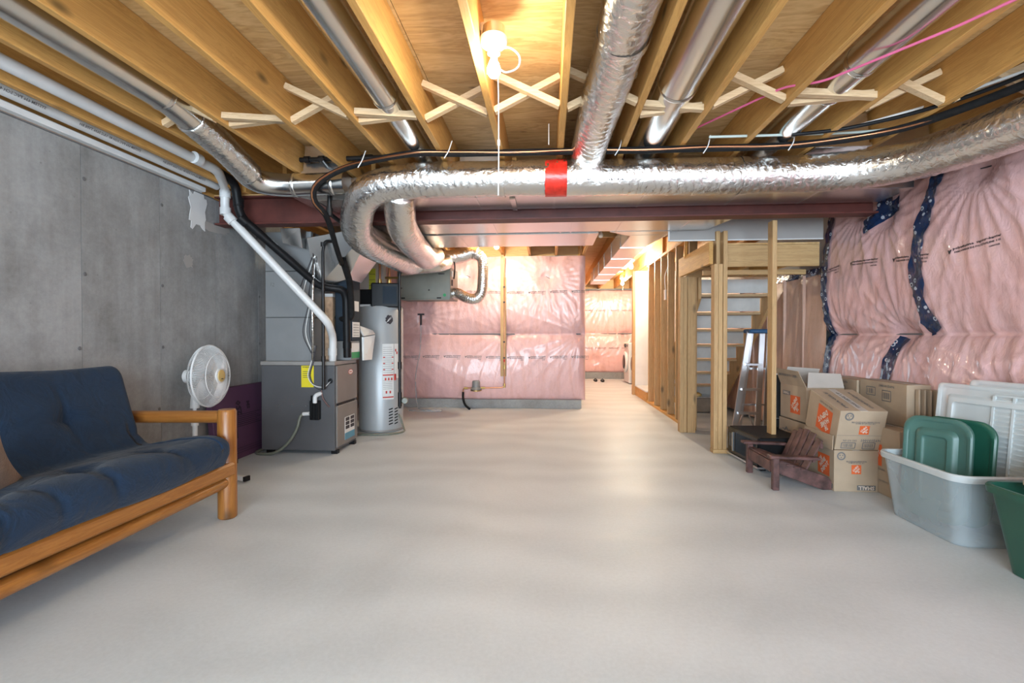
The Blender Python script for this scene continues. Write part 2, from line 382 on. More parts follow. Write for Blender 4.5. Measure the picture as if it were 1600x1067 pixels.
MB().box(XL - .2, 3.2, YN - .1, YF + .2, JT + .03, JT + .06).build('floor_deck', 'ply', ceil)
random.seed(3)
low = {4, 8, 10, 2}                                     # bays carrying a duct: struts nailed low
for i in range(len(JX) - 1):
    a, b = JX[i] + .02, JX[i + 1] - .02
    if i == 0: continue
    y = 2.66 + random.uniform(-.06, .06)
    hi = 2.385 if i in low else 2.53
    za, zb = 2.365, hi
    MB().bar((a, y, zb), (b, y + .03, za), .036, .034).build('bridging_strut', 'strut', ceil)
    MB().bar((a, y + .07, za), (b, y + .05, zb), .036, .034).build('bridging_strut', 'strut', ceil)
MB().box(-2.93, 2.9, 4.03, 4.17, 2.338, 2.3495).build('nailing_plate', 'lum_x', ceil)
# blocking seen beyond the beam, above the far passage
MB().box(.55, 1.72, 6.3, 6.338, JB + .04, JT).build('blocking', 'lum_x', ceil)

# --- left concrete wall, cast in panels with tie holes
wl = struct('wall_left', (XL, 2, 0))
MB().box(XL - .3, XL - .012, YN - .2, YF, 0, 2.31).build('wall_core', 'concrete', wl)
c0 = MB().box(-.012, 0, .001, .6125, 0, 2.31).build('concrete_panel', 'concrete', None)
c0.parent = wl; c0.location = (0, .82 - .61 * 4 - 2 + 2, 0)
y0 = 2.82 - .615 * 10
for k in range(24):
    y = y0 + k * .615
    if k == 0: c0.location = (0, y - 2, 0)
    else: clone(c0, loc=(0, y - 2, 0))
t = MB()
for k in range(24):
    for z in (.55, 1.03, 1.5, 2.1):
        if random.random() < .8: t.lathe([(.013, 0), (.009, .003)], (XL + .0015, y0 + k * .615 + random.choice((-.02, .02)), z + random.uniform(-.01, .01)), (1, 0, 0), 8)
t.build('tie_hole', 'greyink', wl, kind='stuff')
MB().box(XL - .12, XL + .006, YN, 4.02, 2.311, 2.319).build('sill_gasket', 'greyink', wl)
MB().box(XL - .14, XL + .002, YN, YB, 2.319, 2.355).build('sill_plate', 'joist', wl)
MB().box(XL - .10, XL - .03, YN, 4.0, 2.355, 2.58).build('rim_board', 'joist', wl)
MB().box(XL - .02, XL + .055, YN, 3.86, 2.322, 2.362).build('white_sill_strip', 'white', wl, bevel=.006)
def blob(y, z, ry, rz, seed, x=XL + .004, n=26):
    r = random.Random(seed); pl = []
    for k in range(n):
        a = 2 * PI * k / n; q = 1 + r.uniform(-.22, .18); ca, sa = math.cos(a), math.sin(a)
        pl.append((x, y + ry * q * math.copysign(abs(ca) ** .6, ca), z + rz * q * math.copysign(abs(sa) ** .6, sa)))
    return MB().prism(pl, (-.004, 0, 0))
blob(3.83, 2.17, .10, .16, 1).build('sealant_patch', 'white', wl)
blob(4.02, 2.06, .20, .035, 5, XL + .003).build('sealant_patch', 'drywall', wl)
blob(3.72, 1.72, .05, .05, 8, XL + .002).build('sealant_patch', 'drywall', wl)

MB().box(XL - .10, XL - .03, 4.0, YF, 2.355, 2.60).build('rim_board', 'joist', wl)
# --- insulated walls: film over batts, with seams, pleats and staples
def hmap(s, z, zs, anchors, amp, seed, fold=.012):
    """outward swell of the film at distance s along the wall and height z"""
    s = np.asarray(s, float); z = np.asarray(z, float); r = np.random.default_rng(seed); h = np.zeros_like(s)
    for a, b in zip(zs[:-1], zs[1:]):
        t = np.clip((z - a) / (b - a), 0, 1); m = (z >= a) & (z <= b)
        h += np.where(m, amp * np.power(np.clip(np.sin(PI * t), 0, 1), .38), 0)
    for (sa, za, n, pw, rad) in anchors:
        ds, dz = s - sa, z - za; d = np.hypot(ds, dz) + 1e-4; th = np.arctan2(dz, ds)
        w = 1 - np.abs(np.sin(n * th / 2 + pw + .6 * np.sin(3 * th + pw)))
        h += fold * 1.25 * (w ** 1.6) * np.exp(-d / rad) * d / (d + .07)
        h -= amp * .45 * np.exp(-(d / .11) ** 2)
    for k in range(15):
        f = r.uniform(3, 18); ph = r.uniform(0, 6.3); tl = r.uniform(-.5, .5); zz = r.uniform(0, 2.3)
        w = 1 - np.abs(np.sin(f * (s + tl * z + .07 * np.sin(3 * z + ph)) + ph))
        h += fold * .42 * w ** 3 * np.exp(-((z - zz) / .55) ** 2) * (.5 + .5 * np.sin(1.7 * s + 2 * ph))
    for k in range(5):
        fa, fb, ph = r.uniform(1, 4), r.uniform(1, 5), r.uniform(0, 6.3); h += amp * .07 * np.sin(fa * s + fb * z + ph)
    return np.maximum(h, .004)
def film(name, mat, parent, org, us, s0, s1, z0, z1, step, H, nrm, edge=None):
    ns, nz = int((s1 - s0) / step) + 1, int((z1 - z0) / step) + 1
    ss, zz = np.meshgrid(np.linspace(s0, s1, ns), np.linspace(z0, z1, nz), indexing='ij'); h = H(ss, zz)
    if edge: h = h * np.power(np.clip((s1 - ss) / edge, 0, 1), .35)
    G = np.array(org)[None, None, :] + ss[..., None] * np.array(us) + zz[..., None] * np.array((0, 0, 1.)) + h[..., None] * np.array(nrm)
    return MB().grid(G).build(name, mat, parent, smooth=True, fix=False)
def print_row(parent, mat, org, us, H, nrm, s0, s1, zf, pitch, length, flip, small=True, hs=.022):
    """the film's repeating printed line, laid on the swelling film"""
    mb = MB(); o, u, n = np.array(org), np.array(us), np.array(nrm); s = s0; k = 0
    while s < s1:
        zc = zf(s); tl = []
        for (tx, dz, hh, ln, off) in (('polyethylene  vapour-barrier', .012, hs, length, 0), ('PARE-VAPEUR DE POLYETHYLENE  0.15', -.013, hs * .75, length * .95, 0), ('CAN/CGSB', -.038, hs * .6, length * .2, length * .35)):
            V, Fc = text_pts(tx, .03); w = max(v[0] for v in V) - min(v[0] for v in V)
            a = np.array([[off + v[0] * ln / w, dz + v[1] * hh] for v in V]); tl.append((a, Fc))
        V, Fc = text_pts('v', .05); tl.append((np.array([[v[0] * .05 - length * .56, v[1] * .05] for v in V]), Fc))
        slope = (zf(s + .05) - zf(s - .05)) / .1
        for a, Fc in tl:
            sx = s + a[:, 0] * flip; zz = zc + a[:, 1] + slope * a[:, 0] * flip; h = H(sx, zz) + .0035
            mb.add(o[None] + sx[:, None] * u + zz[:, None] * np.array((0, 0, 1.)) + h[:, None] * n, Fc)
        s += pitch
    return mb.build('printed_line', mat, parent, kind='stuff', fix=False)
def staples(parent, org, us, nrm, H, pts, ang):
    o, u, n = np.array(org), np.array(us), np.array(nrm)
    for (s, z) in pts:
        p = o + u * s + np.array((0, 0, 1.)) * z + n * (float(H(np.array([s]), np.array([z]))[0]) + .006); d = u * math.cos(ang) * .035 + np.array((0, 0, 1.)) * math.sin(ang) * .035
        MB().bar(p - d, p + d, .014, .006).build('fastener_strip', 'ink', parent)

# right wall, facing -X; s runs along Y
wr = struct('wall_right', (XR, 2, 0))
MB().box(XR + .16, XR + .4, YN - .2, 4.9, 0, 2.345).build('wall_core', 'concrete', wr)
RA = [(3.18, 2.14, 26, .4, .42), (3.86, 1.12, 22, 1.1, .36), (4.35, 2.2, 22, 2., .3), (2.4, 1.12, 24, .2, .4), (4.6, 1.12, 18, .9, .3), (1.6, 2.2, 24, 1.4, .4), (3.0, .75, 20, .3, .3), (4.0, 2.05, 20, 1.5, .3)]
RH = lambda s, z: hmap(s, z, [.06, 1.125, 2.36], RA, .115, 11, .02)
RO, RU, RN = (XR + .10, 0, 0), (0, 1, 0), (-1, 0, 0)
film('insulation_film', 'poly', wr, RO, RU, YN, 4.86, .06, 2.345, .016, RH, RN)
MB().box(XR + .02, XR + .17, YN, 4.86, .0, .10).build('footing', 'concrete', wr)
MB().bar((XR + .09, YN, 1.125), (XR + .09, 4.86, 1.125), .012, .012).build('seam_strip', 'greyink', wr)
print_row(wr, 'ink', RO, RU, RH, RN, 1.6, 4.75, lambda s: 1.70 + .035 * math.sin(s * 3.1 + .4), .52, .33, -1)
print_row(wr, 'ink', RO, RU, RH, RN, 1.8, 4.75, lambda s: .60 + .02 * math.sin(s * 3), .52, .33, -1)
staples(wr, RO, RU, RN, RH, [(3.18, 2.15), (2.3, 2.16)], .1)
def ribbon(mb, pts, w, H, org, us, nrm, step=.02, lift=.008, seed=0, wob=.0):
    r = random.Random(seed); P = resample([(p[0], p[1], 0) for p in catmull([(a, b, 0) for a, b in pts], 5)], step); o, u, n = np.array(org), np.array(us), np.array(nrm); rows = []
    for i, p in enumerate(P):
        t = P[min(i + 1, len(P) - 1)] - P[max(i - 1, 0)]; t /= np.linalg.norm(t); side = np.array((-t[1], t[0])); row = []
        ww = w * (1 + wob * math.sin(i * .33 + seed) + .04 * r.uniform(-1, 1))
        for j in range(6):
            q = p[:2] + side * ww * (j / 5 - .5); h = float(H(np.array([q[0]]), np.array([q[1]]))[0]) + lift + .003 * math.sin(i * .9 + j * 2)
            row.append(o + u * q[0] + np.array((0, 0, 1.)) * q[1] + n * h)
        rows.append(row)
    return mb.grid(rows)
def tape(parent, pts, w, H, org, us, nrm, **k): return ribbon(MB(), pts, w, H, org, us, nrm, **k).build('tape_strip', 'tape', parent, smooth=True, fix=False)
tape(wr, [(3.50, 2.27), (3.52, 2.16), (3.55, 2.0), (3.60, 1.85), (3.63, 1.68), (3.64, 1.5), (3.62, 1.3), (3.55, 1.14)], .115, RH, RO, RU, RN, wob=.22, seed=2)
tape(wr, [(3.90, 1.10), (3.93, .98), (3.96, .84), (3.97, .62)], .12, RH, RO, RU, RN, wob=.1, seed=4)
tape(wr, [(4.79, 2.30), (4.785, 1.9), (4.79, 1.4), (4.785, .9), (4.79, .3)], .10, RH, RO, RU, RN, wob=.06, seed=5, lift=.012)
tape(wr, [(4.25, 2.02), (4.05, 2.08), (3.86, 2.12)], .11, RH, RO, RU, RN, wob=.15, seed=7)
tape(wr, [(4.12, 2.16), (4.0, 2.15), (3.95, 2.14)], .13, RH, RO, RU, RN, wob=.2, seed=8, lift=.012)
# stair side of the right wall: older, tan insulation, lower
ws = struct('wall_stair', (XR, 6.6, 0))
MB().box(XR + .12, XR + .4, 4.9, YF, 0, 2.345).build('wall_core', 'concrete', ws)
SH = lambda s, z: hmap(s, z, [-.3, 2.1], [(5.4, 1.75, 16, .3, .3), (6.4, 1.2, 16, .7, .4), (5.2, .5, 14, .2, .4)], .05, 23, .014)
SO = (XR + .075, 0, 0)
film('insulation_film', 'poly_tan', ws, SO, RU, 4.84, 9.2, .05, 1.80, .025, SH, RN)
for y in (5.25, 5.66, 6.07, 6.48, 6.9): MB().box(XR + .0, XR + .03, y - .01, y + .01, .06, 1.74).build('film_fold', 'poly_tan', ws)
tape(ws, [(4.86, 1.755), (5.4, 1.76), (6.2, 1.765), (6.8, 1.765)], .075, SH, SO, RU, RN, seed=9, lift=.012)
MB().box(XR + .08, XR + .12, 4.86, YF, 1.80, 2.345).build('drywall_board', 'drywall', ws)

# back wall, facing -Y; s runs along X
wb = struct('wall_back', (-1, YB, 0))
MB().box(XL, .44, YB, YB + .2, 0, 2.345).build('wall_core', 'concrete', wb)
BA = [(.0, 2.0, 30, .2, .55), (-1.22, 2.02, 30, 1.1, .4), (-1.9, 1.42, 20, .8, .3), (-2.6, 1.15, 26, .4, .8), (.5, 1.15, 24, .4, .6), (-.66, 1.16, 20, .2, .25), (-.9, 2.3, 20, .6, .3), (.1, 2.32, 20, .1, .3)]
BH = lambda s, z: hmap(s, z, [.13, 1.14, 2.38], BA, .13, 31, .02)
BO, BU, BN = (0, YB - .005, 0), (1, 0, 0), (0, -1, 0)
film('insulation_film', 'poly_back', wb, BO, BU, XL, .57, .13, 2.33, .02, BH, BN, edge=.10)
MB().box(XL, .51, YB - .075, YB, 0, .135).build('footing', 'concrete', wb, bevel=.004)
MB().bar((XL, YB - .03, 1.14), (.5, YB - .03, 1.14), .02, .018).build('seam_strip', 'greyink', wb)
print_row(wb, 'greyink', BO, BU, BH, BN, -2.1, .5, lambda s: 1.775 + .008 * math.sin(4 * s), .325, .235, 1, hs=.026)
print_row(wb, 'greyink', BO, BU, BH, BN, -2.1, .5, lambda s: .79 + .008 * math.sin(3 * s), .325, .235, 1, hs=.026)
staples(wb, BO, BU, BN, BH, [(0, 2.0), (-1.22, 2.03)], -.5)
MB().box(XL, .46, YB + .03, YB + .07, 2.335, 2.60).build('rim_board', 'lum_x', wb)
# return of the back wall down the passage
wp = struct('wall_passage', (.55, 10, 0))
MB().box(.38, .46, YB, YF, 0, 2.345).build('wall_core', 'poly', wp, bevel=.02)
PH = lambda s, z: hmap(s, z, [.10, 1.14, 2.38], [(8.5, 2.1, 20, .3, .4)], .07, 37)
film('insulation_film', 'poly', wp, (.475, 0, 0), (0, 1, 0), YB + .03, YF, .12, 2.34, .05, PH, (1, 0, 0))
# far laundry wall
wf = struct('wall_laundry', (1.6, YF, 0))
MB().box(.4, 3.2, YF, YF + .2, 0, 2.345).build('wall_core', 'concrete', wf)
FA = [(1.5, 2.2, 30, .3, .7), (2.0, 1.1, 20, .2, .4), (1.2, .5, 20, .7, .4)]
FH = lambda s, z: hmap(s, z, [.15, 1.17, 2.30], FA, .14, 41, .022)
FO = (0, YF - .005, 0)
film('insulation_film', 'poly_far', wf, FO, BU, .5, 3.1, .15, 2.30, .03, FH, BN)
MB().box(.5, 3.1, YF - .10, YF, 0, .17).build('footing', 'concrete', wf, bevel=.004)
MB().bar((.5, YF - .03, 1.17), (3.1, YF - .03, 1.17), .03, .025).build('seam_strip', 'greyink', wf)
MB().box(.5, 3.1, YF - .12, YF, 2.30, 2.335).build('top_plate', 'greyink', wf)
print_row(wf, 'greyink', FO, BU, FH, BN, .7, 2.6, lambda s: 1.77, .34, .25, 1, hs=.03)
print_row(wf, 'greyink', FO, BU, FH, BN, .7, 2.6, lambda s: .80, .34, .25, 1, hs=.03)
MB().box(.4, 3.2, YF + .02, YF + .06, 2.3, 2.62).build('rim_board', 'lum_x', wf)
MB().box(XR + .2, XR + .24, YN, YF, 2.3, 2.62).build('rim_board', 'joist', ws)
MB().box(.46, .49, YB, YF, 2.33, 2.6).build('rim_board', 'joist', wp)
# near wall behind the camera with its wide window
wn = struct('wall_near', (0, YN, 0))
for a in ((XL - .2, -2.15, 0, 2.6), (2.35, 3.2, 0, 2.6), (-2.15, 2.35, 0, .4), (-2.15, 2.35, 2.3, 2.6)): MB().box(a[0], a[1], YN - .2, YN, a[2], a[3]).build('wall_block', 'concrete', wn)
win = struct('window_1', (.1, YN, .4))
for a in ((-2.15, -2.09, .4, 2.3), (2.29, 2.35, .4, 2.3), (.07, .13, .4, 2.3)): MB().box(a[0], a[1], YN - .12, YN - .06, a[2], a[3]).build('frame_bar', 'white', win)
for a in ((.4, .46), (2.24, 2.3)): MB().box(-2.15, 2.35, YN - .12, YN - .06, a[0], a[1]).build('frame_bar', 'white', win)

# ================================================================== BEAM AND DUCTS
bm_ = thing('steel_beam', 'red-brown painted steel I-beam spanning the room under the joists', 'beam', (-.1, 4.1, 2.09))
BX0, BX1 = XL - .02, 2.62
MB().box(BX0, BX1, 4.03, 4.17, 2.09, 2.104).build('lower_flange', 'red_steel', bm_, bevel=.002)
MB().box(BX0, BX1, 4.03, 4.17, 2.324, 2.337).build('upper_flange', 'red_steel', bm_, bevel=.002)
MB().box(BX0, BX1, 4.096, 4.104, 2.104, 2.324).build('web', 'red_steel', bm_)

def seams(parent, xs, y0, y1, z, w=.012, t=.004):
    for x in xs: MB().box(x - w / 2, x + w / 2, y0, y1, z - t, z).build('joint_cleat', 'galv', parent)
tf = thing('trunk_duct', 'long flat sheet metal duct in front of the red beam', 'duct', (.3, 3.81, 2.165))
MB().hexa([(-1.80, 3.63, 2.165), (2.60, 3.63, 2.165), (2.60, 4.0, 2.165), (-1.80, 4.0, 2.165)], [(-2.02, 3.63, 2.34), (2.60, 3.63, 2.34), (2.60, 4.0, 2.34), (-2.02, 4.0, 2.34)]).build('duct_shell', 'galv', tf, bevel=.004)
MB().hexa([(-2.04, 3.625, 2.22), (-1.80, 3.625, 2.16), (-1.80, 4.005, 2.16), (-2.04, 4.005, 2.22)], [(-2.06, 3.625, 2.34), (-1.9, 3.625, 2.34), (-1.9, 4.005, 2.34), (-2.06, 4.005, 2.34)]).build('end_cap', 'galv', tf, bevel=.004)
seams(tf, (-.55, .05, .72, 1.42, 1.98), 3.625, 4.005, 2.165)
MB().box(-.29, -.25, 3.62, 3.628, 2.14, 2.345).build('hanger_strap', 'galv', tf)
MB().box(-.29, -.25, 3.62, 4.0, 2.154, 2.158).build('hanger_strap', 'galv', tf)
tb = thing('trunk_duct', 'wide sheet metal duct pair behind the red beam reflecting pink', 'duct', (.3, 4.85, 2.125))
MB().hexa([(-2.1, 4.25, 2.125), (1.62, 4.25, 2.125), (1.5, 4.72, 2.125), (-2.1, 4.72, 2.125)], [(-2.1, 4.25, 2.33), (1.78, 4.25, 2.33), (1.78, 4.72, 2.33), (-2.1, 4.72, 2.33)]).build('duct_shell', 'galv', tb, bevel=.004)
MB().hexa([(-2.1, 4.78, 2.12), (.50, 4.78, 2.12), (.50, 5.42, 2.12), (-2.1, 5.42, 2.12)], [(-2.1, 4.78, 2.33), (.50, 4.78, 2.33), (.50, 5.42, 2.33), (-2.1, 5.42, 2.33)]).build('duct_shell', 'galv', tb, bevel=.004)
seams(tb, (-1.1, -.5, .12, .22, .66, 1.25), 4.25, 4.74, 2.125); seams(tb, (-.9, -.2, .4), 4.78, 5.42, 2.12)
br = thing('branch_duct', 'square sheet metal duct running back toward the laundry area', 'duct', (.96, 7, 2.12))
MB().box(.83, 1.11, 4.9, 9.5, 2.12, 2.335).build('duct_shell', 'galv', br, bevel=.004)
for y in (5.6, 6.4, 7.2, 8., 8.8): MB().box(.825, 1.115, y - .008, y + .008, 2.115, 2.34).build('joint_cleat', 'galv', br)
MB().hexa([(.60, 4.74, 2.122), (1.2, 4.74, 2.122), (1.11, 4.95, 2.122), (.83, 4.95, 2.122)], [(.60, 4.74, 2.33), (1.2, 4.74, 2.33), (1.11, 4.95, 2.33), (.83, 4.95, 2.33)]).build('take_off', 'galv', br)
MB().hexa([(1.12, 4.78, 2.15), (1.3, 4.95, 2.2), (1.3, 5.5, 2.22), (1.12, 5.5, 2.13)], [(1.12, 4.78, 2.16), (1.3, 4.95, 2.21), (1.3, 5.5, 2.23), (1.12, 5.5, 2.14)]).build('side_flange', 'galv', br)

def crink(seed, a=.02, big=.012):
    r = random.Random(seed); ph = [r.uniform(0, 6.3) for _ in range(8)]
    def f(i, ang):
        return 1 + a * math.sin(i * 1.9 + 2.2 * math.sin(3 * ang + ph[0]) + ph[1]) * (.5 + .5 * math.sin(5 * ang + i * .13 + ph[2])) + big * math.sin(i * .11 + 2 * ang + ph[3]) + .35 * a * math.sin(9 * ang + i * .7 + ph[4])
    return f
def foil_tube(name, P, r, parent, seed=1, step=.016, seg=36, a=.028, big=.018):
    return MB().tube(resample(catmull(P, 10), step), r, seg, rf=crink(seed, a, big)).build(name, 'foil', parent, smooth=True)
fx = thing('insulated_flex_duct', 'long foil wrapped flexible duct across the room with red tape patch', 'flexible duct', (.5, 3.4, 2.22))
foil_tube('foil_jacket', [(2.36, 1.5, 2.17), (2.38, 2.2, 2.17), (2.34, 2.7, 2.17), (2.2, 3.15, 2.185), (1.85, 3.38, 2.205), (1.2, 3.4, 2.205), (.4, 3.4, 2.215), (-.4, 3.4, 2.225), (-1.0, 3.4, 2.22), (-1.30, 3.44, 2.17), (-1.47, 3.62, 2.05), (-1.58, 3.95, 1.955), (-1.60, 4.5, 1.93), (-1.56, 5.1, 1.92), (-1.62, 5.7, 1.98), (-1.75, 6.3, 2.12)], .122, fx, 3)
def band(parent, c, ax, r, w, m, name='duct_tape_band'):
    return MB().tube([Vector(c) - Vector(ax) * w / 2, Vector(c), Vector(c) + Vector(ax) * w / 2], r, 28, False, crink(int(c[0] * 100), .01, .01)).build(name, m, parent, smooth=True)
band(fx, (.055, 3.4, 2.219), (1, 0, 0), .1265, .15, 'redtape', 'red_tape_patch')
for x in (-.33, 1.32): band(fx, (x, 3.4, 2.223 if x < 0 else 2.205), (1, 0, 0), .126, .05, 'foil')
text(MB(), 'R-4.2', (.46, 3.283, 2.172), (1, 0, 0), (0, .35, 1), .05).build('printed_mark', 'ink', fx, fix=False)
text(MB(), 'D', (.28, 3.283, 2.176), (1, 0, 0), (0, .35, 1), .05).build('printed_mark', 'ink', fx, fix=False)
f2 = thing('insulated_flex_duct', 'short foil flexible duct drooping under the beam beside the heat exchanger', 'flexible duct', (-1.25, 4.3, 2))
foil_tube('foil_jacket', [(-1.10, 3.5, 2.17), (-1.13, 3.6, 2.09), (-1.17, 3.8, 1.99), (-1.21, 4.15, 1.955), (-1.28, 4.8, 1.945), (-1.33, 5.25, 1.97), (-1.34, 5.6, 2.06)], .118, f2, 9)
f3 = thing('insulated_flex_duct', 'foil wrapped flexible duct in the joist bay right of centre', 'flexible duct', (.29, 1.5, 2.4))
foil_tube('foil_jacket', [(.33, -3.1, 2.42), (.33, 1.0, 2.42), (.325, 1.9, 2.42), (.315, 2.3, 2.41), (.29, 2.7, 2.38), (.275, 3.05, 2.36), (.27, 3.22, 2.352), (.27, 3.6, 2.37)], .115, f3, 14, .016, 36)
band(f3, (.325, 2.12, 2.416), (0, 1, 0), .119, .06, 'foil')

def round_duct(label, P, r, joints=()):
    t = thing('round_metal_duct', label, 'duct', P[0], group=None)
    MB().tube(fillet(P, .12, 6), r, 28).build('duct_pipe', 'duct', t, smooth='auto')
    for (c, ax) in joints: MB().tube([Vector(c) - Vector(ax) * .015, Vector(c) - Vector(ax) * .006, Vector(c) + Vector(ax) * .006, Vector(c) + Vector(ax) * .015], [r + .001, r + .005, r + .005, r + .001], 28, False).build('joint_band', 'galv', t, smooth=True)
    return t
round_duct('slim round metal duct in the joist bay left of the ceiling lamp', [(-.895, -3.1, 2.44), (-.895, 2.2, 2.44), (-.895, 3.66, 2.42)], .072, [((-.895, 2.6, 2.4345), (0, 1, 0)), ((-.895, .6, 2.44), (0, 1, 0))])
round_duct('wide round metal duct in the bay right of the foil duct', [(.69, -3.1, 2.46), (.69, 2.4, 2.46), (.68, 3.64, 2.44)], .105, [((.69, 2.62, 2.456), (0, 1, 0)), ((.69, 1.3, 2.46), (0, 1, 0))])
round_duct('round metal duct beside the pink cord on the right', [(1.51, -3.1, 2.44), (1.51, 2.6, 2.44), (1.5, 3.66, 2.42)], .078, [((1.51, 2.45, 2.44), (0, 1, 0)), ((1.51, 2.72, 2.437), (0, 1, 0))])
rl = round_duct('round metal duct bending out of the far left joist bay', [(-2.12, -3.1, 2.44), (-2.12, 2.55, 2.44), (-2.14, 3.05, 2.36), (-2.17, 3.42, 2.255), (-2.0, 3.52, 2.25), (-1.50, 3.5, 2.25)], .085, [((-2.12, 2.5, 2.44), (0, 1, 0)), ((-1.9, 3.516, 2.25), (1, 0, 0)), ((-1.6, 3.504, 2.25), (1, 0, 0))])
foil_tube('foil_sleeve', [(-2.125, 2.72, 2.41), (-2.135, 2.95, 2.375), (-2.145, 3.2, 2.315), (-2.15, 3.32, 2.28)], .091, rl, 21, .014)
# boots where bay ducts meet the trunk
def boot(label, x0, x1, y0, y1, z0=2.345, z1=2.56):
    t = thing('duct_boot', label, 'duct boot', ((x0 + x1) / 2, y0, z0))
    MB().hexa([(x0, y0, z0), (x1, y0, z0), (x1, y1, z0), (x0, y1, z0)], [(x0 + .02, y0, z1), (x1 - .02, y0, z1), (x1 - .02, y1, z1), (x0 + .02, y1, z1)]).build('boot_shell', 'galv', t, bevel=.004)
    MB().box(x0 - .006, x1 + .006, y0 - .008, y0, z0, z0 + .02).build('boot_flange', 'galv', t)
boot('shiny sheet metal boot between joists above the black pipes', -1.87, -1.54, 3.55, 3.98)
boot('shiny sheet metal boot between joists behind the pull cord', -.69, -.35, 3.64, 3.98, 2.345, 2.5)
boot('sheet metal boot between joists right of the slim duct', 1.75, 2.09, 3.3, 3.7)
boot('sheet metal boot between joists at the right end of the trunk', 2.15, 2.5, 3.35, 3.7)

# ================================================================== PIPES, CABLES, LAMPS
def pipe(name, label, cat, P, r, m, fil=.05, fittings=(), fm=None, seg=14, group=None):
    t = thing(name, label, cat, P[0], group=group)
    MB().tube(fillet(P, fil, 5), r, seg).build('pipe', m, t, smooth='auto')
    for (c, ax, ln, rr) in fittings:
        MB().tube([Vector(c) - Vector(ax).normalized() * ln / 2, Vector(c) + Vector(ax).normalized() * ln / 2], rr, seg).build('coupling', fm or m, t, smooth='auto')
    return t
W1 = [(-2.50, -3.1, 2.39), (-2.55, 3.55, 2.39), (-2.72, 3.88, 2.36), (-2.74, 3.9, 2.16), (-2.0, 4.25, 1.23), (-2.035, 4.42, 1.1), (-2.05, 4.44, .87)]
pipe('drain_pipe', 'white plastic pipe slanting down from the ceiling to the furnace', 'pipe', W1, .035, 'pvc', .07,
     [((-2.728, 3.89, 2.31), (0, 0, 1), .06, .043), ((-2.735, 3.902, 2.17), (0, 0, 1), .06, .043), ((-2.70, 3.917, 2.108), (.6, .24, -.75), .06, .043), ((-2.53, 3.3, 2.39), (0, 1, 0), .06, .043), ((-2.515, 1.6, 2.39), (0, 1, 0), .06, .043), ((-2.05, 4.44, .96), (0, 0, 1), .07, .042)])
p2 = pipe('vent_pipe', 'white plastic pipe with printed line along the top of the concrete wall', 'pipe', [(-2.80, -3.1, 2.385), (-2.81, 3.9, 2.385)], .033, 'pvc')
mb = MB()
for y in np.arange(.4, 3.6, .62): text(mb, 'SYSTEM 636 PVC SCH 40  ULC S636 TYPE BH', (-2.7735, y, 2.371), (0, -1, .0), (.45, 0, .9), .022, .02)
mb.build('printed_mark', 'greyink', p2, fix=False, kind='stuff')
pipe('vent_pipe', 'black plastic pipe slanting down beside the white pipe to the furnace top', 'pipe', [(-2.62, 3.6, 2.42), (-2.62, 3.86, 2.40), (-2.62, 3.92, 2.13), (-2.18, 4.4, 1.60), (-2.12, 4.45, 1.575), (-1.98, 4.52, 1.56), (-1.965, 4.56, 1.48), (-1.965, 4.58, .90)], .036, 'black', .08,
     [((-2.62, 3.905, 2.24), (0, 0, 1), .07, .042), ((-2.60, 3.935, 2.10), (.62, .65, -.75), .07, .042), ((-1.965, 4.58, 1.02), (0, 0, 1), .06, .042)])
pipe('intake_pipe', 'thick black hose loop hanging in front of the blue case', 'hose', [(-1.84, 4.2, 1.80), (-1.88, 4.45, 1.62), (-1.91, 4.55, 1.45), (-1.92, 4.58, 1.29), (-2.0, 4.6, 1.27), (-2.1, 4.66, 1.30)], .03, 'foam', .06)
g = pipe('gas_pipe', 'black iron gas pipe dropping from the ceiling past the trunk duct', 'pipe', [(-1.66, 3.42, 2.405), (-1.69, 3.62, 2.40), (-1.69, 3.62, 2.06), (-1.74, 4.2, 2.045), (-1.50, 5.2, 2.03)], .017, 'iron', .03,
     [((-1.69, 3.62, 2.385), (0, 0, 1), .05, .024), ((-1.69, 3.62, 2.07), (0, 0, 1), .06, .026)])
MB().tube([(-1.86, 3.5, 2.435), (-1.2, 3.47, 2.425)], .018, 12).build('pipe', 'iron', g, smooth='auto')
for x in (-1.80, -1.69, -1.36, -1.32): MB().tube([(x - .02, 3.495, 2.434), (x + .02, 3.493, 2.433)], .026, 12).build('coupling', 'iron', g, smooth='auto')
pipe('gas_pipe', 'thin black gas pipe with elbow running down the furnace side', 'pipe', [(-1.62, 4.66, 1.985), (-2.04, 4.28, 1.985), (-2.06, 4.275, 1.9), (-2.06, 4.275, .62)], .014, 'iron', .03,
     [((-2.06, 4.275, 1.95), (0, 0, 1), .04, .021), ((-2.06, 4.275, .9), (0, 0, 1), .05, .02), ((-2.06, 4.275, .64), (0, 0, 1), .04, .018)])
pipe('gas_pipe', 'black gas pipe standing in front of the water heater', 'pipe', [(-1.50, 5.2, 1.86), (-1.63, 5.26, 1.86), (-1.655, 5.27, 1.8), (-1.655, 5.27, .30)], .016, 'iron', .03,
     [((-1.655, 5.27, .78), (0, 0, 1), .08, .022), ((-1.655, 5.27, .40), (0, 0, 1), .16, .022), ((-1.655, 5.27, 1.42), (0, 0, 1), .05, .02)])
LS = [(2.30, 1.4, 2.32), (2.33, 2.2, 2.325), (2.28, 2.6, 2.33), (2.05, 3.02, 2.33), (1.6, 3.2, 2.33), (.9, 3.22, 2.33), (.0, 3.215, 2.335), (-.6, 3.2, 2.335), (-.92, 3.18, 2.335), (-1.35, 3.3, 2.315), (-1.58, 3.36, 2.26), (-1.70, 3.4, 2.19), (-1.72, 3.45, 2.10), (-1.70, 3.6, 2.02), (-1.80, 4.0, 1.84), (-1.85, 4.2, 1.76)]
LSp = resample(catmull(LS, 8), .04)
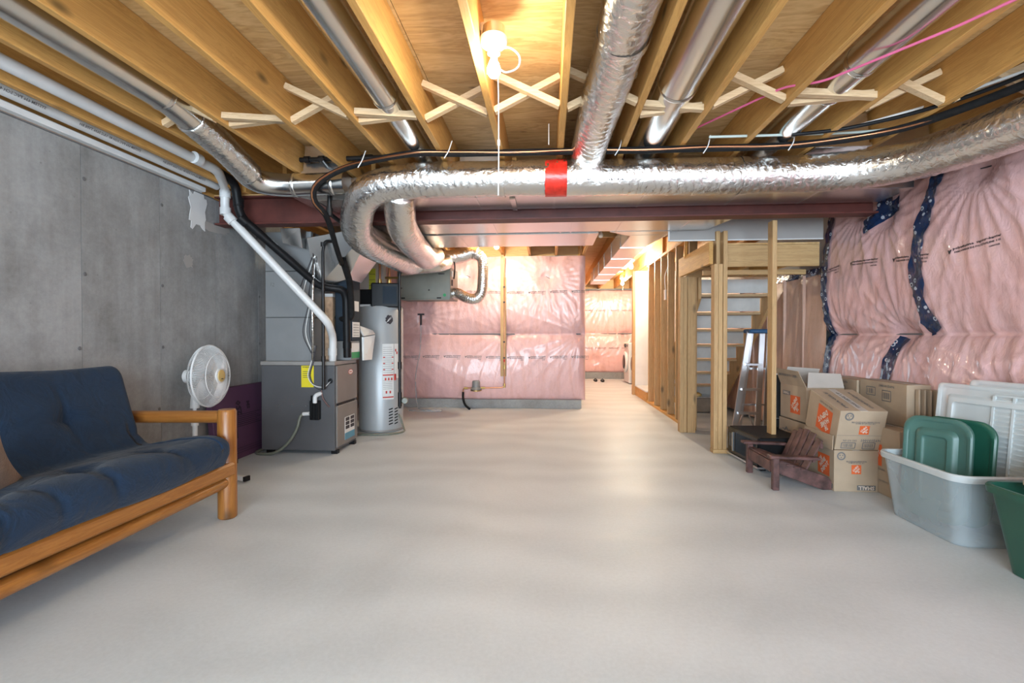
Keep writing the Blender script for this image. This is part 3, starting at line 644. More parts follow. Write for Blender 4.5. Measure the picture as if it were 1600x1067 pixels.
ls = thing('refrigerant_line', 'black foam covered line running along the foil duct and curving down', 'pipe', LS[6])
MB().tube(LSp, .022, 14).build('foam_sleeve', 'foam', ls, smooth=True)
MB().tube([p + np.array((0, -.026 if i < len(LSp) - 20 else -.022, .004 * math.sin(i * .3) - .004)) for i, p in enumerate(LSp)], .0065, 8).build('copper_tube', 'copper', ls, smooth=True)
for x in (-1.28, -.67, .44, 1.0, 1.55):
    k = min(range(len(LSp)), key=lambda i: abs(LSp[i][0] - x) + (9 if LSp[i][1] > 3.35 else 0)); q = LSp[k]
    MB().tube(fillet([(q[0] - .02, q[1] - .036, q[2] - .045), (q[0] + .01, q[1] - .037, q[2] + .0), (q[0] + .03, q[1] - .02, q[2] + .075)], .02), .0035, 6).build('wire_hanger', 'string', ls)
pipe('power_cable', 'pale green cable draped over the black line on the right', 'cable', catmull([(1.02, 3.15, 2.375), (1.5, 3.14, 2.37), (1.9, 3.12, 2.365), (2.15, 3.05, 2.36)], 8), .008, 'greencord', .01)
pipe('power_cable', 'black cable lying over the line on the right', 'cable', catmull([(1.5, 3.10, 2.352), (1.8, 3.03, 2.357), (2.1, 2.8, 2.36), (2.3, 2.4, 2.365), (2.33, 1.4, 2.365)], 8), .011, 'black', .01)
pipe('pink_cord', 'bright pink cord stretched across the joists on the right', 'cord', [(.90, 3.2, 2.43), (1.22, 2.6, 2.40), (1.33, 2.45, 2.345), (1.62, 2.05, 2.34), (1.9, 1.5, 2.33), (2.2, .9, 2.33)], .006, 'pinkcord', .05, seg=8)
pipe('power_cable', 'grey cable running behind the rightmost joists', 'cable', [(1.9, 3.1, 2.40), (2.1, 2.9, 2.40), (2.51, 2.3, 2.42), (2.51, 1.2, 2.42)], .008, 'string', .05, seg=8)

def ceiling_lamp(label, x, y, zc, cord=None, lit='bulb_far', mount=.15, group=None):
    t = thing('ceiling_lamp', label, 'lamp', (x, y, zc), group=group)
    MB().lathe([(.05, zc), (.052, zc - .045), (.05, zc - .047)], (x, y, 0), seg=20).build('metal_box', 'galv', t, smooth='auto')
    MB().lathe([(.06, zc - .047), (.062, zc - .056), (.056, zc - .075), (.040, zc - .088), (.030, zc - .092), (.028, zc - .115), (.024, zc - .118)], (x, y, 0), seg=24).build('lamp_holder', 'glassgrey', t, smooth='auto')
    b = zc - .118
    MB().lathe([(.013, b), (.014, b - .022), (.022, b - .04), (.030, b - .062), (.029, b - .08), (.018, b - .097), (.004, b - .102)], (x, y, 0), seg=20).build('bulb', lit or 'glassgrey', t, smooth=True)
    if cord: MB().tube(resample(catmull(cord, 6), .02), .003, 6).build('pull_cord', 'string', t)
    return t
L0 = (-.240, 2.13, 2.475)
lm = ceiling_lamp('bare bulb lamp nearest the camera with a long white pull cord', *L0, lit='bulb', cord=[(-.225, 2.10, 2.37), (-.215, 2.08, 2.2), (-.213, 2.08, 1.9), (-.215, 2.08, 1.72)])
MB().box(-.298, -.24, 2.11, 2.15, 2.455, 2.49).build('mounting_bracket', 'galv', lm)
MB().tube(catmull([(-.225, 2.11, 2.365), (-.17, 2.09, 2.362), (-.125, 2.09, 2.325), (-.13, 2.09, 2.275), (-.18, 2.09, 2.255), (-.215, 2.09, 2.275)], 6), .0042, 8).build('white_flex_loop', 'string', lm, smooth=True)
MB().tube([(-.213, 2.08, 1.96), (-.213, 2.08, 1.935)], .006, 8).build('cord_knot', 'string', lm)
ceiling_lamp('lit bulb lamp glaring under the joists near the wooden batten', -.69, 6.45, 2.50, lit='bulb_mid')
ceiling_lamp('lit bulb lamp in front of the white partition end', 1.42, 8.35, 2.48)
ceiling_lamp('lit bulb lamp farthest back over the laundry area', 1.66, 10.9, 2.47, cord=[(1.67, 10.89, 2.3), (1.67, 10.89, 2.1)])
ceiling_lamp('unlit lamp in the shadowed bay beside the branch duct', .66, 6.1, 2.56, lit=False)
pipe('hanging_cord', 'short white string hanging beside the red tape', 'cord', [(.005, 3.17, 2.5), (.005, 3.16, 2.36)], .003, 'string', .01, seg=6)

# ================================================================== FURNACE AND AIR HANDLING
FX0, FX1, FY0, FY1 = -2.70, -1.985, 4.34, 4.84
fu = thing('furnace', 'charcoal metal furnace cabinet standing on the floor by the concrete wall', 'furnace', (-2.34, 4.58, 0))
MB().box(FX0, FX1, FY0, FY1, .035, .835).build('cabinet', 'furn', fu, bevel=.005)
MB().box(FX0 - .006, FX1 + .004, FY0 - .006, FY1, .835, .872).build('top_rim', 'rim', fu, bevel=.004)
up = MB().box(FX1, FX1 + .018, FY0 + .015, FY1 - .01, .475, .83).build('upper_panel', 'furnf', fu, bevel=.006)
lo = MB().box(FX1, FX1 + .018, FY0 + .015, FY1 - .01, .06, .452).build('lower_panel', 'furnf', fu, bevel=.006)
MB().box(FX1, FX1 + .012, FY0 + .05, FY1 - .06, .452, .475).build('handle_slot', 'black', fu)
for a, b in ((FX0 + .03, FY0 + .03), (FX1 - .05, FY0 + .03), (FX1 - .05, FY1 - .07), (FX0 + .03, FY1 - .07)): MB().box(a, a + .06, b, b + .05, 0, .036).build('foot', 'black', fu)
xb = FX1 + .0195
def disc(mb, c, n, ry, rz, seg=18):
    c = Vector(c); mb.add([c + Vector((0, ry * math.cos(2 * PI * k / seg), rz * math.sin(2 * PI * k / seg))) for k in range(seg)], [tuple(range(seg))]); return mb
disc(MB(), (xb, 4.66, .755), 0, .055, .027).build('badge', 'red', up, fix=False); disc(MB(), (xb + .001, 4.66, .755), 0, .048, .021).build('badge_face', 'paper', up, fix=False)
MB().quad((xb + .002, 4.63, .748), (0, .02, 0), (0, 0, .015)).quad((xb + .002, 4.66, .748), (0, .02, 0), (0, 0, .015)).build('badge_mark', 'red', up, fix=False)
MB().box(xb - .001, xb + .001, 4.52, 4.75, .10, .32).build('decal', 'paper', lo); MB().box(xb, xb + .0016, 4.52, 4.75, .10, .165).build('decal_band', 'blue_l', lo)
mb = MB()
for k in range(2):
    for q in range(3): mb.box(xb, xb + .0018, 4.535 + k * .115, 4.625 + k * .115, .20 + q * .04, .233 + q * .04)
mb.build('decal_pictures', 'ink', lo)
ys = FY0 - .0015
MB().box(-2.305, -2.185, ys - .001, ys + .001, .63, .832).build('warning_label', 'yellow', fu)
mb = MB(); text(mb, 'WARNING', (-2.245, ys - .0015, .818), (1, 0, 0), (0, 0, 1), .02, .02)
for k in range(4): mb.box(-2.29, -2.22 + .01 * (k % 2), ys - .0018, ys - .0012, .775 - k * .018, .779 - k * .018)
mb.build('warning_text', 'ink', fu, fix=False)
for x in (-2.53, -2.40, -2.26): MB().lathe([(.008, 0), (.005, .004)], (x, FY0, .455), (0, -1, 0), 8).build('screw', 'alu', fu)
tr = MB().box(-2.205, -2.115, FY0 - .05, FY0, .33, .51).build('condensate_trap', 'black', fu, bevel=.006)
for x in (-2.18, -2.15): MB().box(x - .006, x + .006, FY0 - .06, FY0 - .05, .34, .56).build('trap_rib', 'black', tr)
MB().tube(fillet([(-2.15, FY0 - .05, .49), (-2.15, FY0 - .05, .56), (-2.11, FY0 - .0, .575)], .03), .02, 12).build('white_elbow', 'pvc', fu, smooth='auto')
MB().tube([(-2.27, FY0 - .04, .385), (-2.205, FY0 - .04, .39)], .018, 12).build('white_coupling', 'pvc', fu, smooth='auto')
MB().lathe([(.024, 0), (.022, .006), (.014, .008)], (-2.025, FY0, .69), (0, -1, 0), 16).build('port_grommet', 'black', fu)
MB().tube(resample(catmull([(-2.275, FY0 - .04, .385), (-2.30, FY0 - .045, .35), (-2.32, FY0 - .06, .25), (-2.40, FY0 - .07, .12), (-2.52, FY0 - .08, .03), (-2.66, FY0 - .07, .014), (-2.74, FY0 - .02, .014), (-2.76, FY0 + .15, .014)], 8), .03), .013, 10).build('drain_hose', 'hose', fu, smooth=True)
for k, (dx, m_) in enumerate(((0, 'string'), (.012, 'greyink'), (.022, 'ink'))):
    MB().tube(catmull([(-2.19 + dx, FY0 + .02, 1.02), (-2.20 + dx, FY0 - .012, .88), (-2.235 + dx, FY0 - .014, .74), (-2.18 + dx, FY0 - .02, .655 - dx), (-2.08, FY0 - .02, .635 - dx), (-2.02, FY0 - .008, .685)], 6), .004, 6).build('wire', m_, fu)
MB().tube(catmull([(-2.11, FY0 - .01, .61), (-2.09, FY0 - .015, .53), (-2.05, FY0 - .012, .47), (-2.03, FY0 - .006, .45)], 5), .007, 6).build('wire', 'brownpaint', fu)

pl = thing('return_plenum', 'tall grey sheet metal plenum standing on the furnace', 'duct', (-2.47, 4.6, .872))
for z0, z1 in ((.872, 1.285), (1.289, 1.725), (1.729, 2.1)): MB().box(-2.69, -2.235, 4.40, 4.82, z0, z1).build('plenum_panel', 'zinc', pl, bevel=.003)
text(MB(), '12', (-2.62, 4.397, 1.60), (1, 0, -.2), (.2, 0, 1), .05).build('pencil_mark', 'greyink', pl, fix=False)
MB().tube([(-2.19, 4.33, .88), (-2.195, 4.34, 1.4), (-2.19, 4.37, 2.08)], .012, 10).build('foil_cable_run', 'foil', pl, smooth=True)
for k, (dx, m_) in enumerate(((-.02, 'ink'), (.012, 'ink'), (-.006, 'string'))):
    MB().tube(catmull([(-2.19 + dx, 4.34, .95), (-2.26 + 2 * dx, 4.36, 1.15), (-2.215 + dx, 4.35, 1.45), (-2.28 + 3 * dx, 4.37, 1.52), (-2.18 + dx, 4.35, 1.85)], 8), .004, 6).build('control_wire', m_, pl)
cc = thing('cooling_coil_case', 'dark blue case with paper labels on top of the furnace', 'coil case', (-2.03, 4.7, .9))
MB().hexa([(-2.10, 4.60, 1.06), (-1.93, 4.60, 1.06), (-1.93, 4.83, 1.06), (-2.10, 4.83, 1.06)], [(-2.10, 4.60, 1.62), (-1.93, 4.60, 1.70), (-1.93, 4.83, 1.70), (-2.10, 4.83, 1.62)]).build('case_shell', 'bluecase', cc, bevel=.012)
MB().box(-2.10, -1.94, 4.61, 4.83, .872, 1.06).build('lower_shell', 'zinc', cc, bevel=.004)
MB().box(-1.929, -1.927, 4.62, 4.80, 1.10, 1.25).build('paper_label', 'paper', cc); MB().box(-1.929, -1.927, 4.63, 4.78, 1.36, 1.46).build('paper_label', 'paper', cc)
MB().box(-1.939, -1.937, 4.62, 4.82, .89, 1.04).build('paper_label', 'paper', cc); MB().box(-1.938, -1.9355, 4.62, 4.82, .89, .95).build('green_label', 'green_l', cc)
mb = MB()
for k in range(5): mb.box(-1.9275, -1.926, 4.64, 4.78, 1.115 + k * .026, 1.12 + k * .026)
mb.build('label_text', 'greyink', cc)
fc = thing('air_filter', 'tan filter panel standing between the plenum and the dark blue case', 'filter', (-2.16, 4.7, .88))
MB().box(-2.225, -2.13, 4.62, 4.80, .875, 1.50).build('filter_media', 'tan', fc, bevel=.004); MB().box(-2.23, -2.125, 4.615, 4.81, 1.50, 1.53).build('filter_rim', 'offwhite', fc)
sp = thing('supply_plenum', 'flared sheet metal transition rising from the furnace to the trunk', 'duct', (-2.0, 4.6, 1.65))
MB().hexa([(-2.22, 4.46, 1.56), (-1.93, 4.52, 1.66), (-1.93, 4.86, 1.66), (-2.22, 4.86, 1.56)], [(-2.23, 4.3, 2.02), (-1.60, 4.3, 2.12), (-1.60, 4.9, 2.12), (-2.23, 4.9, 2.12)]).build('transition', 'galv', sp, bevel=.004)
MB().hexa([(-2.45, 4.28, 1.97), (-2.26, 4.28, 1.92), (-2.26, 4.7, 1.92), (-2.45, 4.7, 1.97)], [(-2.45, 4.24, 2.10), (-2.26, 4.24, 2.10), (-2.26, 4.7, 2.10), (-2.45, 4.7, 2.10)]).build('collar', 'galv', sp, bevel=.004)
bk = thing('manual_pouch', 'white paper booklet pouch hung at the furnace corner', 'booklet', (-1.90, 4.84, 1.0))
MB().hexa([(-1.90, 4.80, .86), (-1.885, 4.80, .86), (-1.865, 4.98, .86), (-1.88, 4.98, .86)], [(-1.93, 4.86, 1.10), (-1.905, 4.86, 1.10), (-1.86, 5.06, 1.12), (-1.885, 5.06, 1.12)]).build('pouch', 'paper', bk)
MB().hexa([(-1.91, 4.84, 1.11), (-1.895, 4.84, 1.11), (-1.86, 5.06, 1.13), (-1.88, 5.06, 1.13)], [(-1.97, 4.84, 1.22), (-1.95, 4.84, 1.22), (-1.87, 5.02, 1.17), (-1.89, 5.02, 1.17)]).build('folded_sheet', 'offwhite', bk)
MB().box(-1.884, -1.881, 4.85, 4.94, .90, .925).build('red_stripe', 'red', bk)
# drainpipe/foil column behind
co = thing('service_panel', 'pale grey upright panel with lime label behind the furnace', 'panel', (-2.0, 5.9, 0))
MB().box(-2.48, -2.16, 6.2, 6.3, 0, 2.3).build('panel_board', 'offwhite', co)
MB().box(-2.36, -2.27, 6.197, 6.2, 1.66, 2.0).build('lime_label', 'lime', co)
mb = MB()
for k in range(4): mb.box(-2.355, -2.275, 6.195, 6.197, 1.70 + k * .075, 1.705 + k * .075)
mb.build('label_rule', 'ink', co)
MB().tube([(-2.30, 6.17, 1.40), (-2.30, 6.17, 1.52)], .035, 12).build('pressure_switch', 'red', co); MB().tube([(-2.30, 6.17, 1.52), (-2.30, 6.17, 1.56)], .036, 12).build('switch_cap', 'black', co)

# ------------------------------------------------------------------ water heater
wx, wy, wr_ = -1.985, 5.60, .258
wh = thing('water_heater', 'tall silver grey cylindrical water heater with black top', 'water heater', (wx, wy, 0))
MB().lathe([(wr_ - .01, 0), (wr_, .01), (wr_, 1.43), (wr_ - .015, 1.455)], (wx, wy, 0), seg=48).build('tank', 'tank', wh, smooth='auto')
MB().lathe([(wr_ + .006, .012), (wr_ + .006, .03)], (wx, wy, 0), seg=48).build('base_ring', 'rim', wh, smooth='auto')
bc = MB().box(-.11, .215, -.235, -.02, 1.44, 1.72)
bc.xf(Matrix.Translation((wx + .02, wy, 0)) @ Matrix.Rotation(.25, 4, 'Z')).build('burner_cover', 'black', wh, bevel=.012)
MB().box(wx - .24, wx - .08, wy - .10, wy + .16, 1.44, 1.66).build('blower_box', 'black', wh, bevel=.01)
MB().box(.02, .175, -.2385, -.2365, 1.48, 1.68).xf(Matrix.Translation((wx + .02, wy, 0)) @ Matrix.Rotation(.25, 4, 'Z')).build('cover_panel', 'bluecase', wh)
MB().box(wx - .19, wx - .06, wy - .20, wy - .1, 1.45, 1.475).build('sensor_tab', 'white', wh)
def curved(a0, a1, z0, z1, r=wr_ + .0015, n=8, c=(wx, wy)):
    mb = MB(); mb.grid([[(c[0] + r * math.cos(a0 + (a1 - a0) * i / n), c[1] + r * math.sin(a0 + (a1 - a0) * i / n), z) for z in (z0, z1)] for i in range(n + 1)]); return mb
A = lambda d: math.radians(d)
curved(A(-68), A(-38), .38, 1.02).build('instruction_label', 'paper', wh, smooth=True, fix=False)
curved(A(-36), A(-22), .62, 1.02).build('instruction_label', 'paper', wh, smooth=True, fix=False)
tank_ = wh.children[0]
for z in (.655, .40): curved(A(-67), A(-39), z, z + .014, wr_ + .003).build('red_stripe', 'red', wh, fix=False)
for z in (.86, .79, .72):
    for a in (-66, -44): curved(A(a), A(a + 5), z, z + .012, wr_ + .003).build('red_mark', 'red', wh, fix=False)
for a, z in ((-34, .93), (-30, .90), (-62, .60), (-54, .60), (-46, .60), (-60, .45), (-50, .45)): curved(A(a), A(a + 4), z, z + .03, wr_ + .003).build('red_mark', 'red', wh, fix=False)
mb = MB()
for k in range(13):
    c_ = curved(A(-66), A(-40 - (k * 7 % 5)), .69 + k * .024, .693 + k * .024, wr_ + .0028); mb.add(c_.v, c_.f)
for k in range(6): c_ = curved(A(-66), A(-42), .50 + k * .02, .503 + k * .02, wr_ + .0028); mb.add(c_.v, c_.f)
mb.build('label_text', 'greyink', wh, fix=False)
for k in range(6):
    for a in (-52, -36): c_ = curved(A(a), A(a + 11), .085 + k * .034, .099 + k * .034, wr_ + .002); MB().add([(p[0], p[1], p[2] + .012 * (i // 2) / 8) for i, p in enumerate(c_.v)], c_.f).build('vent_slot', 'black', wh, fix=False)
mb = MB(); c_ = None; rr = wr_ + .002
def onw(a, z, r=rr): return (wx + r * math.cos(a), wy + r * math.sin(a), z)
mb.add([onw(A(-50) + .17 * math.cos(2 * PI * k / 20) * (1 + .12 * math.sin(3 * k)), 1.30 + .052 * math.sin(2 * PI * k / 20) * (1 + .12 * math.cos(2 * k))) for k in range(20)], [tuple(range(20))]); mb.build('round_emblem', 'ink', wh, fix=False)
mb = MB()
for k in range(3): mb.add([onw(A(-50) - .12 + .03 * k, 1.265 + .012 * k, rr + .002), onw(A(-50) + .10, 1.325 + .012 * k - .01, rr + .002), onw(A(-50) + .12, 1.332 + .012 * k - .01, rr + .002), onw(A(-50) - .12 + .03 * k, 1.272 + .012 * k, rr + .002)], [(0, 1, 2, 3)])
mb.build('emblem_stripe', 'paper', wh, fix=False)
for k, (dx, dy) in enumerate(((-.05, .1), (.06, .12))):
    MB().tube([(wx + dx, wy + dy, 1.45), (wx + dx, wy + dy, 2.2)], .014, 10).build('copper_riser', 'copper', wh, smooth='auto')
    MB().tube([(wx + dx, wy + dy, 1.74), (wx + dx, wy + dy, 1.80)], .024, 10).build('valve', 'brass', wh, smooth='auto')
MB().tube([(wx + .06, wy - .02, 1.80), (wx + .24, wy - .02, 1.80)], .013, 10).build('valve_pipe', 'brass', wh)
MB().tube(resample(catmull([(wx + .25, wy - .12, .20), (wx + .31, wy - .14, .06), (wx + .33, wy - .2, .012), (wx + .2, wy - .36, .012), (wx - .1, wy - .40, .012), (wx - .16, wy - .36, .012)], 8), .03), .011, 8).build('drain_hose', 'hose', wh, smooth=True)
MB().lathe([(.035, 0), (.04, .02), (.03, .05)], (-1.60, 5.27, .39), (.3, -1, 0), 14).build('gas_regulator', 'hrv', wh, smooth='auto')
MB().box(-1.70, -1.685, 5.2, 5.235, .62, .69).build('red_handle', 'red', wh)

# ------------------------------------------------------------------ heat recovery unit and silver hose
hv = thing('ventilation_unit', 'grey metal heat recovery box hung under the joists at the back wall', 'ventilation unit', (-1.67, 6.65, 1.6))
MB().box(-2.05, -1.315, 6.42, 6.95, 1.615, 2.05).build('cabinet', 'hrv', hv, bevel=.006)
MB().box(-2.045, -1.32, 6.415, 6.422, 1.60, 1.617).build('bottom_lip', 'hrv', hv)
for x in (-2.0, -1.50): MB().box(x, x + .06, 6.412, 6.42, 1.618, 1.635).build('latch', 'black', hv)
for x, z in ((-1.99, 1.76), (-1.61, 1.735)): MB().lathe([(.011, 0), (.006, .006)], (x, 6.42, z), (0, -1, 0), 8).build('screw', 'ink', hv)
m_ = MB(); m_.add([(-1.395 + .022 * math.cos(2 * PI * k / 16), 6.4185, 1.665 + .022 * math.sin(2 * PI * k / 16)) for k in range(16)], [tuple(range(16))]); m_.build('round_sticker', 'green_l', hv, fix=False)
MB().box(-1.56, -1.50, 6.417, 6.4195, 1.99, 2.08).build('tag', 'paper', hv); MB().box(-1.48, -1.395, 6.417, 6.4195, 1.945, 1.958).build('rating_plate', 'ink', hv)
MB().box(-1.314, -1.30, 6.5, 6.55, 1.92, 2.0).build('switch_plate', 'white', hv); MB().box(-1.314, -1.305, 6.5, 6.55, 1.80, 1.88).build('dark_port', 'black', hv)
for x in (-2.0, -1.37): MB().box(x, x + .02, 6.5, 6.503, 2.05, 2.35).build('hanger_strap', 'galv', hv)
MB().tube([(-1.9, 6.5, 2.1), (-1.5, 6.42, 2.10), (-1.33, 6.4, 2.05)], .008, 6).build('cable', 'black', hv); MB().tube(catmull([(-1.29, 6.42, 2.22), (-1.25, 6.4, 2.05), (-1.265, 6.41, 1.88)], 5), .010, 6).build('cable', 'black', hv)
sh = thing('silver_hose', 'bright ribbed aluminium hose looping from the ventilation box', 'hose', (-1.2, 6.6, 1.7))
P = resample(catmull([(-1.315, 6.6, 1.70), (-1.24, 6.58, 1.70), (-1.10, 6.52, 1.63), (-.98, 6.5, 1.62), (-.905, 6.5, 1.70), (-.885, 6.5, 1.85), (-.88, 6.5, 2.05), (-.90, 6.5, 2.17), (-.98, 6.5, 2.24), (-1.10, 6.5, 2.25)], 10), .009)
MB().tube(P, .072, 24, rf=lambda i, a: 1 + .055 * math.sin(i * PI / 1.5 + a)).build('ribbed_wall', 'foil', sh, smooth=True)
foil_tube('foil_wrap', [(-.95, 6.5, 2.235), (-1.05, 6.5, 2.25), (-1.2, 6.48, 2.20), (-1.42, 6.4, 2.16), (-1.7, 6.3, 2.15)], .098, sh, 31)
# flexible silver ducts between the loops and the unit
foil_tube('foil_jacket', [(-1.9, 6.1, 1.98), (-1.65, 6.05, 2.0), (-1.42, 6.1, 2.03), (-1.36, 6.35, 2.10)], .10, thing('insulated_flex_duct', 'foil flexible duct lying crosswise on the grey ventilation box', 'flexible duct', (-1.6, 6.1, 2)), 41)
# ------------------------------------------------------------------ batten, gas meter and tubes on the back wall
yb = YB - .16
bt = thing('wooden_batten', 'pale vertical wooden batten fixed over the pink back wall', 'batten', (-.69, yb, .5))
MB().box(-.715, -.665, yb - .02, yb, .50, 2.34).build('board', 'stud', bt, bevel=.002)
MB().box(-.665, -.63, yb - .014, yb, .50, 2.0).build('board', 'stud', bt, bevel=.002)
for z in (1.85, 1.62, 1.02, .78): MB().box(-.672, -.645, yb - .045, yb - .014, z - .012, z + .012).build('pipe_clip', 'ink', bt)
cp = thing('copper_pipe', 'thin copper pipe running down the wooden batten to the grey valve', 'pipe', (-.66, yb, .4))
MB().tube(fillet([(-.655, yb - .035, 2.3), (-.655, yb - .035, .37), (-.68, yb - .04, .33), (-1.22, yb - .04, .32), (-1.285, yb - .04, .31), (-1.285, yb - .04, .24)], .03), .010, 10).build('pipe', 'copper', cp, smooth='auto')
for p, ax, m_ in (((-.655, yb - .035, .64), (0, 0, 1), 'brass'), ((-.655, yb - .035, .36), (0, 0, 1), 'brass'), ((-.98, yb - .04, .324), (1, 0, 0), 'brass'), ((-1.24, yb - .04, .318), (1, 0, 0), 'brass')):
    MB().tube([Vector(p) - Vector(ax) * .03, Vector(p) + Vector(ax) * .03], .017, 10).build('fitting', m_, cp, smooth='auto')
MB().tube([(-.655, yb - .05, .72), (-.655, yb - .05, .76)], .014, 10).build('red_handle', 'red', cp)
gm = thing('pressure_valve', 'round grey valve on the copper pipe low on the pink back wall', 'valve', (-1.08, yb, .3))
MB().lathe([(.075, 0), (.085, .015), (.078, .03), (.062, .045), (.058, .13), (.045, .145)], (-1.085, yb - .045, .29), seg=24).build('dome', 'zinc', gm, smooth='auto')
MB().lathe([(.05, 0), (.086, .012), (.086, .022)], (-1.085, yb - .045, .27), seg=24).build('flange', 'brass', gm, smooth='auto')
pipe('black_hose', 'short black hose curving from the copper pipe to the floor', 'hose', catmull([(-1.285, yb - .04, .26), (-1.285, yb - .045, .17), (-1.25, yb - .07, .07), (-1.17, yb - .13, .015)], 6), .017, 'foam', .01)
tv = thing('clear_tube', 'thin clear tube with black tee hanging on the back wall', 'tube', (-2.0, yb, 1.4))
MB().tube(resample(catmull([(-1.94, yb - .02, 1.35), (-1.95, yb - .03, .9), (-2.02, yb - .04, .5), (-2.0, yb - .05, .1), (-1.9, yb - .2, .012), (-1.62, yb - .25, .012), (-1.55, yb - .32, .012), (-1.75, yb - .36, .012), (-2.05, yb - .3, .012)], 8), .05), .008, 8).build('tube', 'clear', tv, smooth=True)
MB().tube([(-1.94, yb - .02, 1.28), (-1.94, yb - .02, 1.44)], .016, 8).build('tee_stem', 'ink', tv); MB().box(-1.99, -1.89, yb - .035, yb - .01, 1.43, 1.455).build('tee_head', 'ink', tv)

# ================================================================== STUD WALL, LANDING AND STAIRS
def stud(parent, x0, x1, y0, y1, z0, z1, name='stud', m='stud'): return MB().box(x0, x1, y0, y1, z0, z1).build(name, m, parent, bevel=.002)
sw = thing('stud_wall', 'open wooden stud wall running back along the stairs', 'stud wall', (1.69, 7.4, 0))
stud(sw, 1.645, 1.735, 5.76, 8.16, 0, .038, 'sole_plate', 'joist'); stud(sw, 1.645, 1.735, 5.76, 8.16, 2.26, 2.298, 'top_plate', 'joist')
for y in (5.90, 6.32, 6.73, 7.14, 7.55, 8.0): stud(sw, 1.645, 1.735, y, y + .038, .038, 2.26)
for y in (5.74,): stud(sw, 1.645, 1.735, y - .0, y + .038, .038, 2.26)
jp = thing('jamb_post', 'tripled wooden stud post at the far side of the under-stair opening', 'post', (1.61, 5.68, 0))
stud(jp, 1.515, 1.555, 5.64, 5.73, 0, 1.79); stud(jp, 1.557, 1.595, 5.645, 5.73, 0, 1.79); stud(jp, 1.60, 1.69, 5.64, 5.678, 0, 1.79)
fp = thing('jamb_post', 'tripled wooden stud post nearest the camera beside the small black cabinet', 'post', (1.62, 4.72, 0))
stud(fp, 1.565, 1.603, 4.66, 4.75, .038, 1.79); stud(fp, 1.605, 1.643, 4.66, 4.75, .038, 1.79); stud(fp, 1.648, 1.686, 4.66, 4.75, .038, 2.1)
stud(fp, 1.615, 1.653, 4.76, 4.85, 1.79, 2.12)
stud(fp, 1.56, 2.62, 4.655, 4.745, 0, .037, 'sole_plate', 'lum_x')
s1 = thing('lone_stud', 'single upright stud standing in front of the stepladder', 'stud', (1.93, 4.3, 0))
stud(s1, 1.895, 1.933, 4.22, 4.31, 0, 2.09)
ld = thing('stair_landing', 'wooden landing frame of deep planks above the under-stair opening', 'landing', (2.1, 5.2, 1.8))
stud(ld, 1.525, 1.563, 4.69, 5.76, 1.795, 2.005, 'side_header', 'joist'); stud(ld, 1.60, 2.62, 4.86, 4.898, 1.79, 2.0, 'rim_joist', 'lum_x')
stud(ld, 1.60, 2.62, 5.70, 5.738, 1.79, 2.0, 'rim_joist', 'lum_x')
for x in (1.95, 2.3): stud(ld, x, x + .038, 4.9, 5.7, 1.79, 2.0, 'cross_joist', 'joist')
MB().box(1.57, 2.62, 4.86, 5.74, 2.002, 2.02).build('deck_panel', 'ply', ld)
stud(ld, 1.60, 2.62, 5.10, 5.138, 1.74, 1.79, 'ledger', 'lum_x')
MB().bar((1.40, 5.0, 2.16), (1.56, 5.6, 2.0), .03, .09).build('brace', 'joist', ld)
dw = thing('drywall_strip', 'grey drywall strip hung above the landing under the beam', 'drywall', (1.9, 4.8, 2.04))
MB().box(1.18, 2.62, 4.80, 4.812, 2.045, 2.34).build('board', 'drywall', dw)
MB().box(1.18, 2.62, 4.796, 4.816, 2.035, 2.045).build('white_edge_bead', 'white', dw); MB().box(1.172, 1.184, 4.796, 4.816, 2.035, 2.19).build('white_edge_bead', 'white', dw)
st = thing('staircase', 'wooden staircase seen from beneath with white risers behind the studs', 'stairs', (2.1, 6.8, 0))
n = 8; rise, run = .2, .243; ya, za = 5.78, 1.80
for k in range(n):
    z1 = za - k * rise; y = ya + k * run
    MB().box(1.76, 2.56, y, y + .016, z1 - rise + .01, z1 - .03).build('riser', 'offwhite', st)
    MB().box(1.76, 2.56, y - .02, y + run + .01, z1 - rise - .03 + .0, z1 - rise - .002).build('tread', 'tread', st)
for x in (1.738, 2.57):
    MB().prism([(x, ya - .06, za + .02), (x, ya + n * run, za - n * rise + .06), (x, ya + n * run - .06, .0), (x, ya + n * run - .30, .0), (x, ya - .06, za - .26)], (.038, 0, 0)).build('stringer', 'stud', st, bevel=.002)
bl = thing('bottom_landing', 'low platform with orange plywood side at the stair foot', 'platform', (2.1, 8.7, 0))
MB().box(1.645, 1.66, 8.2, 9.2, 0, .17).build('side_board', 'joist', bl); MB().box(1.66, 2.6, 8.2, 9.2, 0, .165).build('platform_box', 'joist', bl); MB().box(1.64, 2.62, 8.18, 9.2, .165, .185).build('platform_top', 'white', bl)
pt = thing('partition_end', 'white drywall partition end lit bright by a bulb', 'partition', (1.8, 9.25, 0))
MB().box(1.645, 2.6, 9.2, 9.32, .0, 2.33).build('drywall_board', 'white', pt); stud(pt, 1.60, 1.645, 9.2, 9.32, 0, 2.33, 'corner_stud')
mbx = thing('metal_tray', 'dull metal box under the stairs seen through the opening', 'box', (2.2, 7.2, 0))
MB().hexa([(2.02, 7.1, .01), (2.36, 7.1, .01), (2.36, 7.4, .01), (2.02, 7.4, .01)], [(2.0, 7.08, .22), (2.38, 7.08, .22), (2.38, 7.42, .22), (2.0, 7.42, .22)]).build('tray_body', 'boxsteel', mbx, bevel=.01)
MB().box(1.99, 2.39, 7.07, 7.43, .22, .232).build('tray_lid', 'alu', mbx); MB().lathe([(.06, 0), (.055, .03), (.02, .05)], (2.2, 7.25, .232), seg=14).build('knob', 'cream', mbx, smooth='auto')
sb = MB().box(1.64, 1.655, 6.88, 6.95, 1.62, 1.76).build('switch_box', 'white', sw)
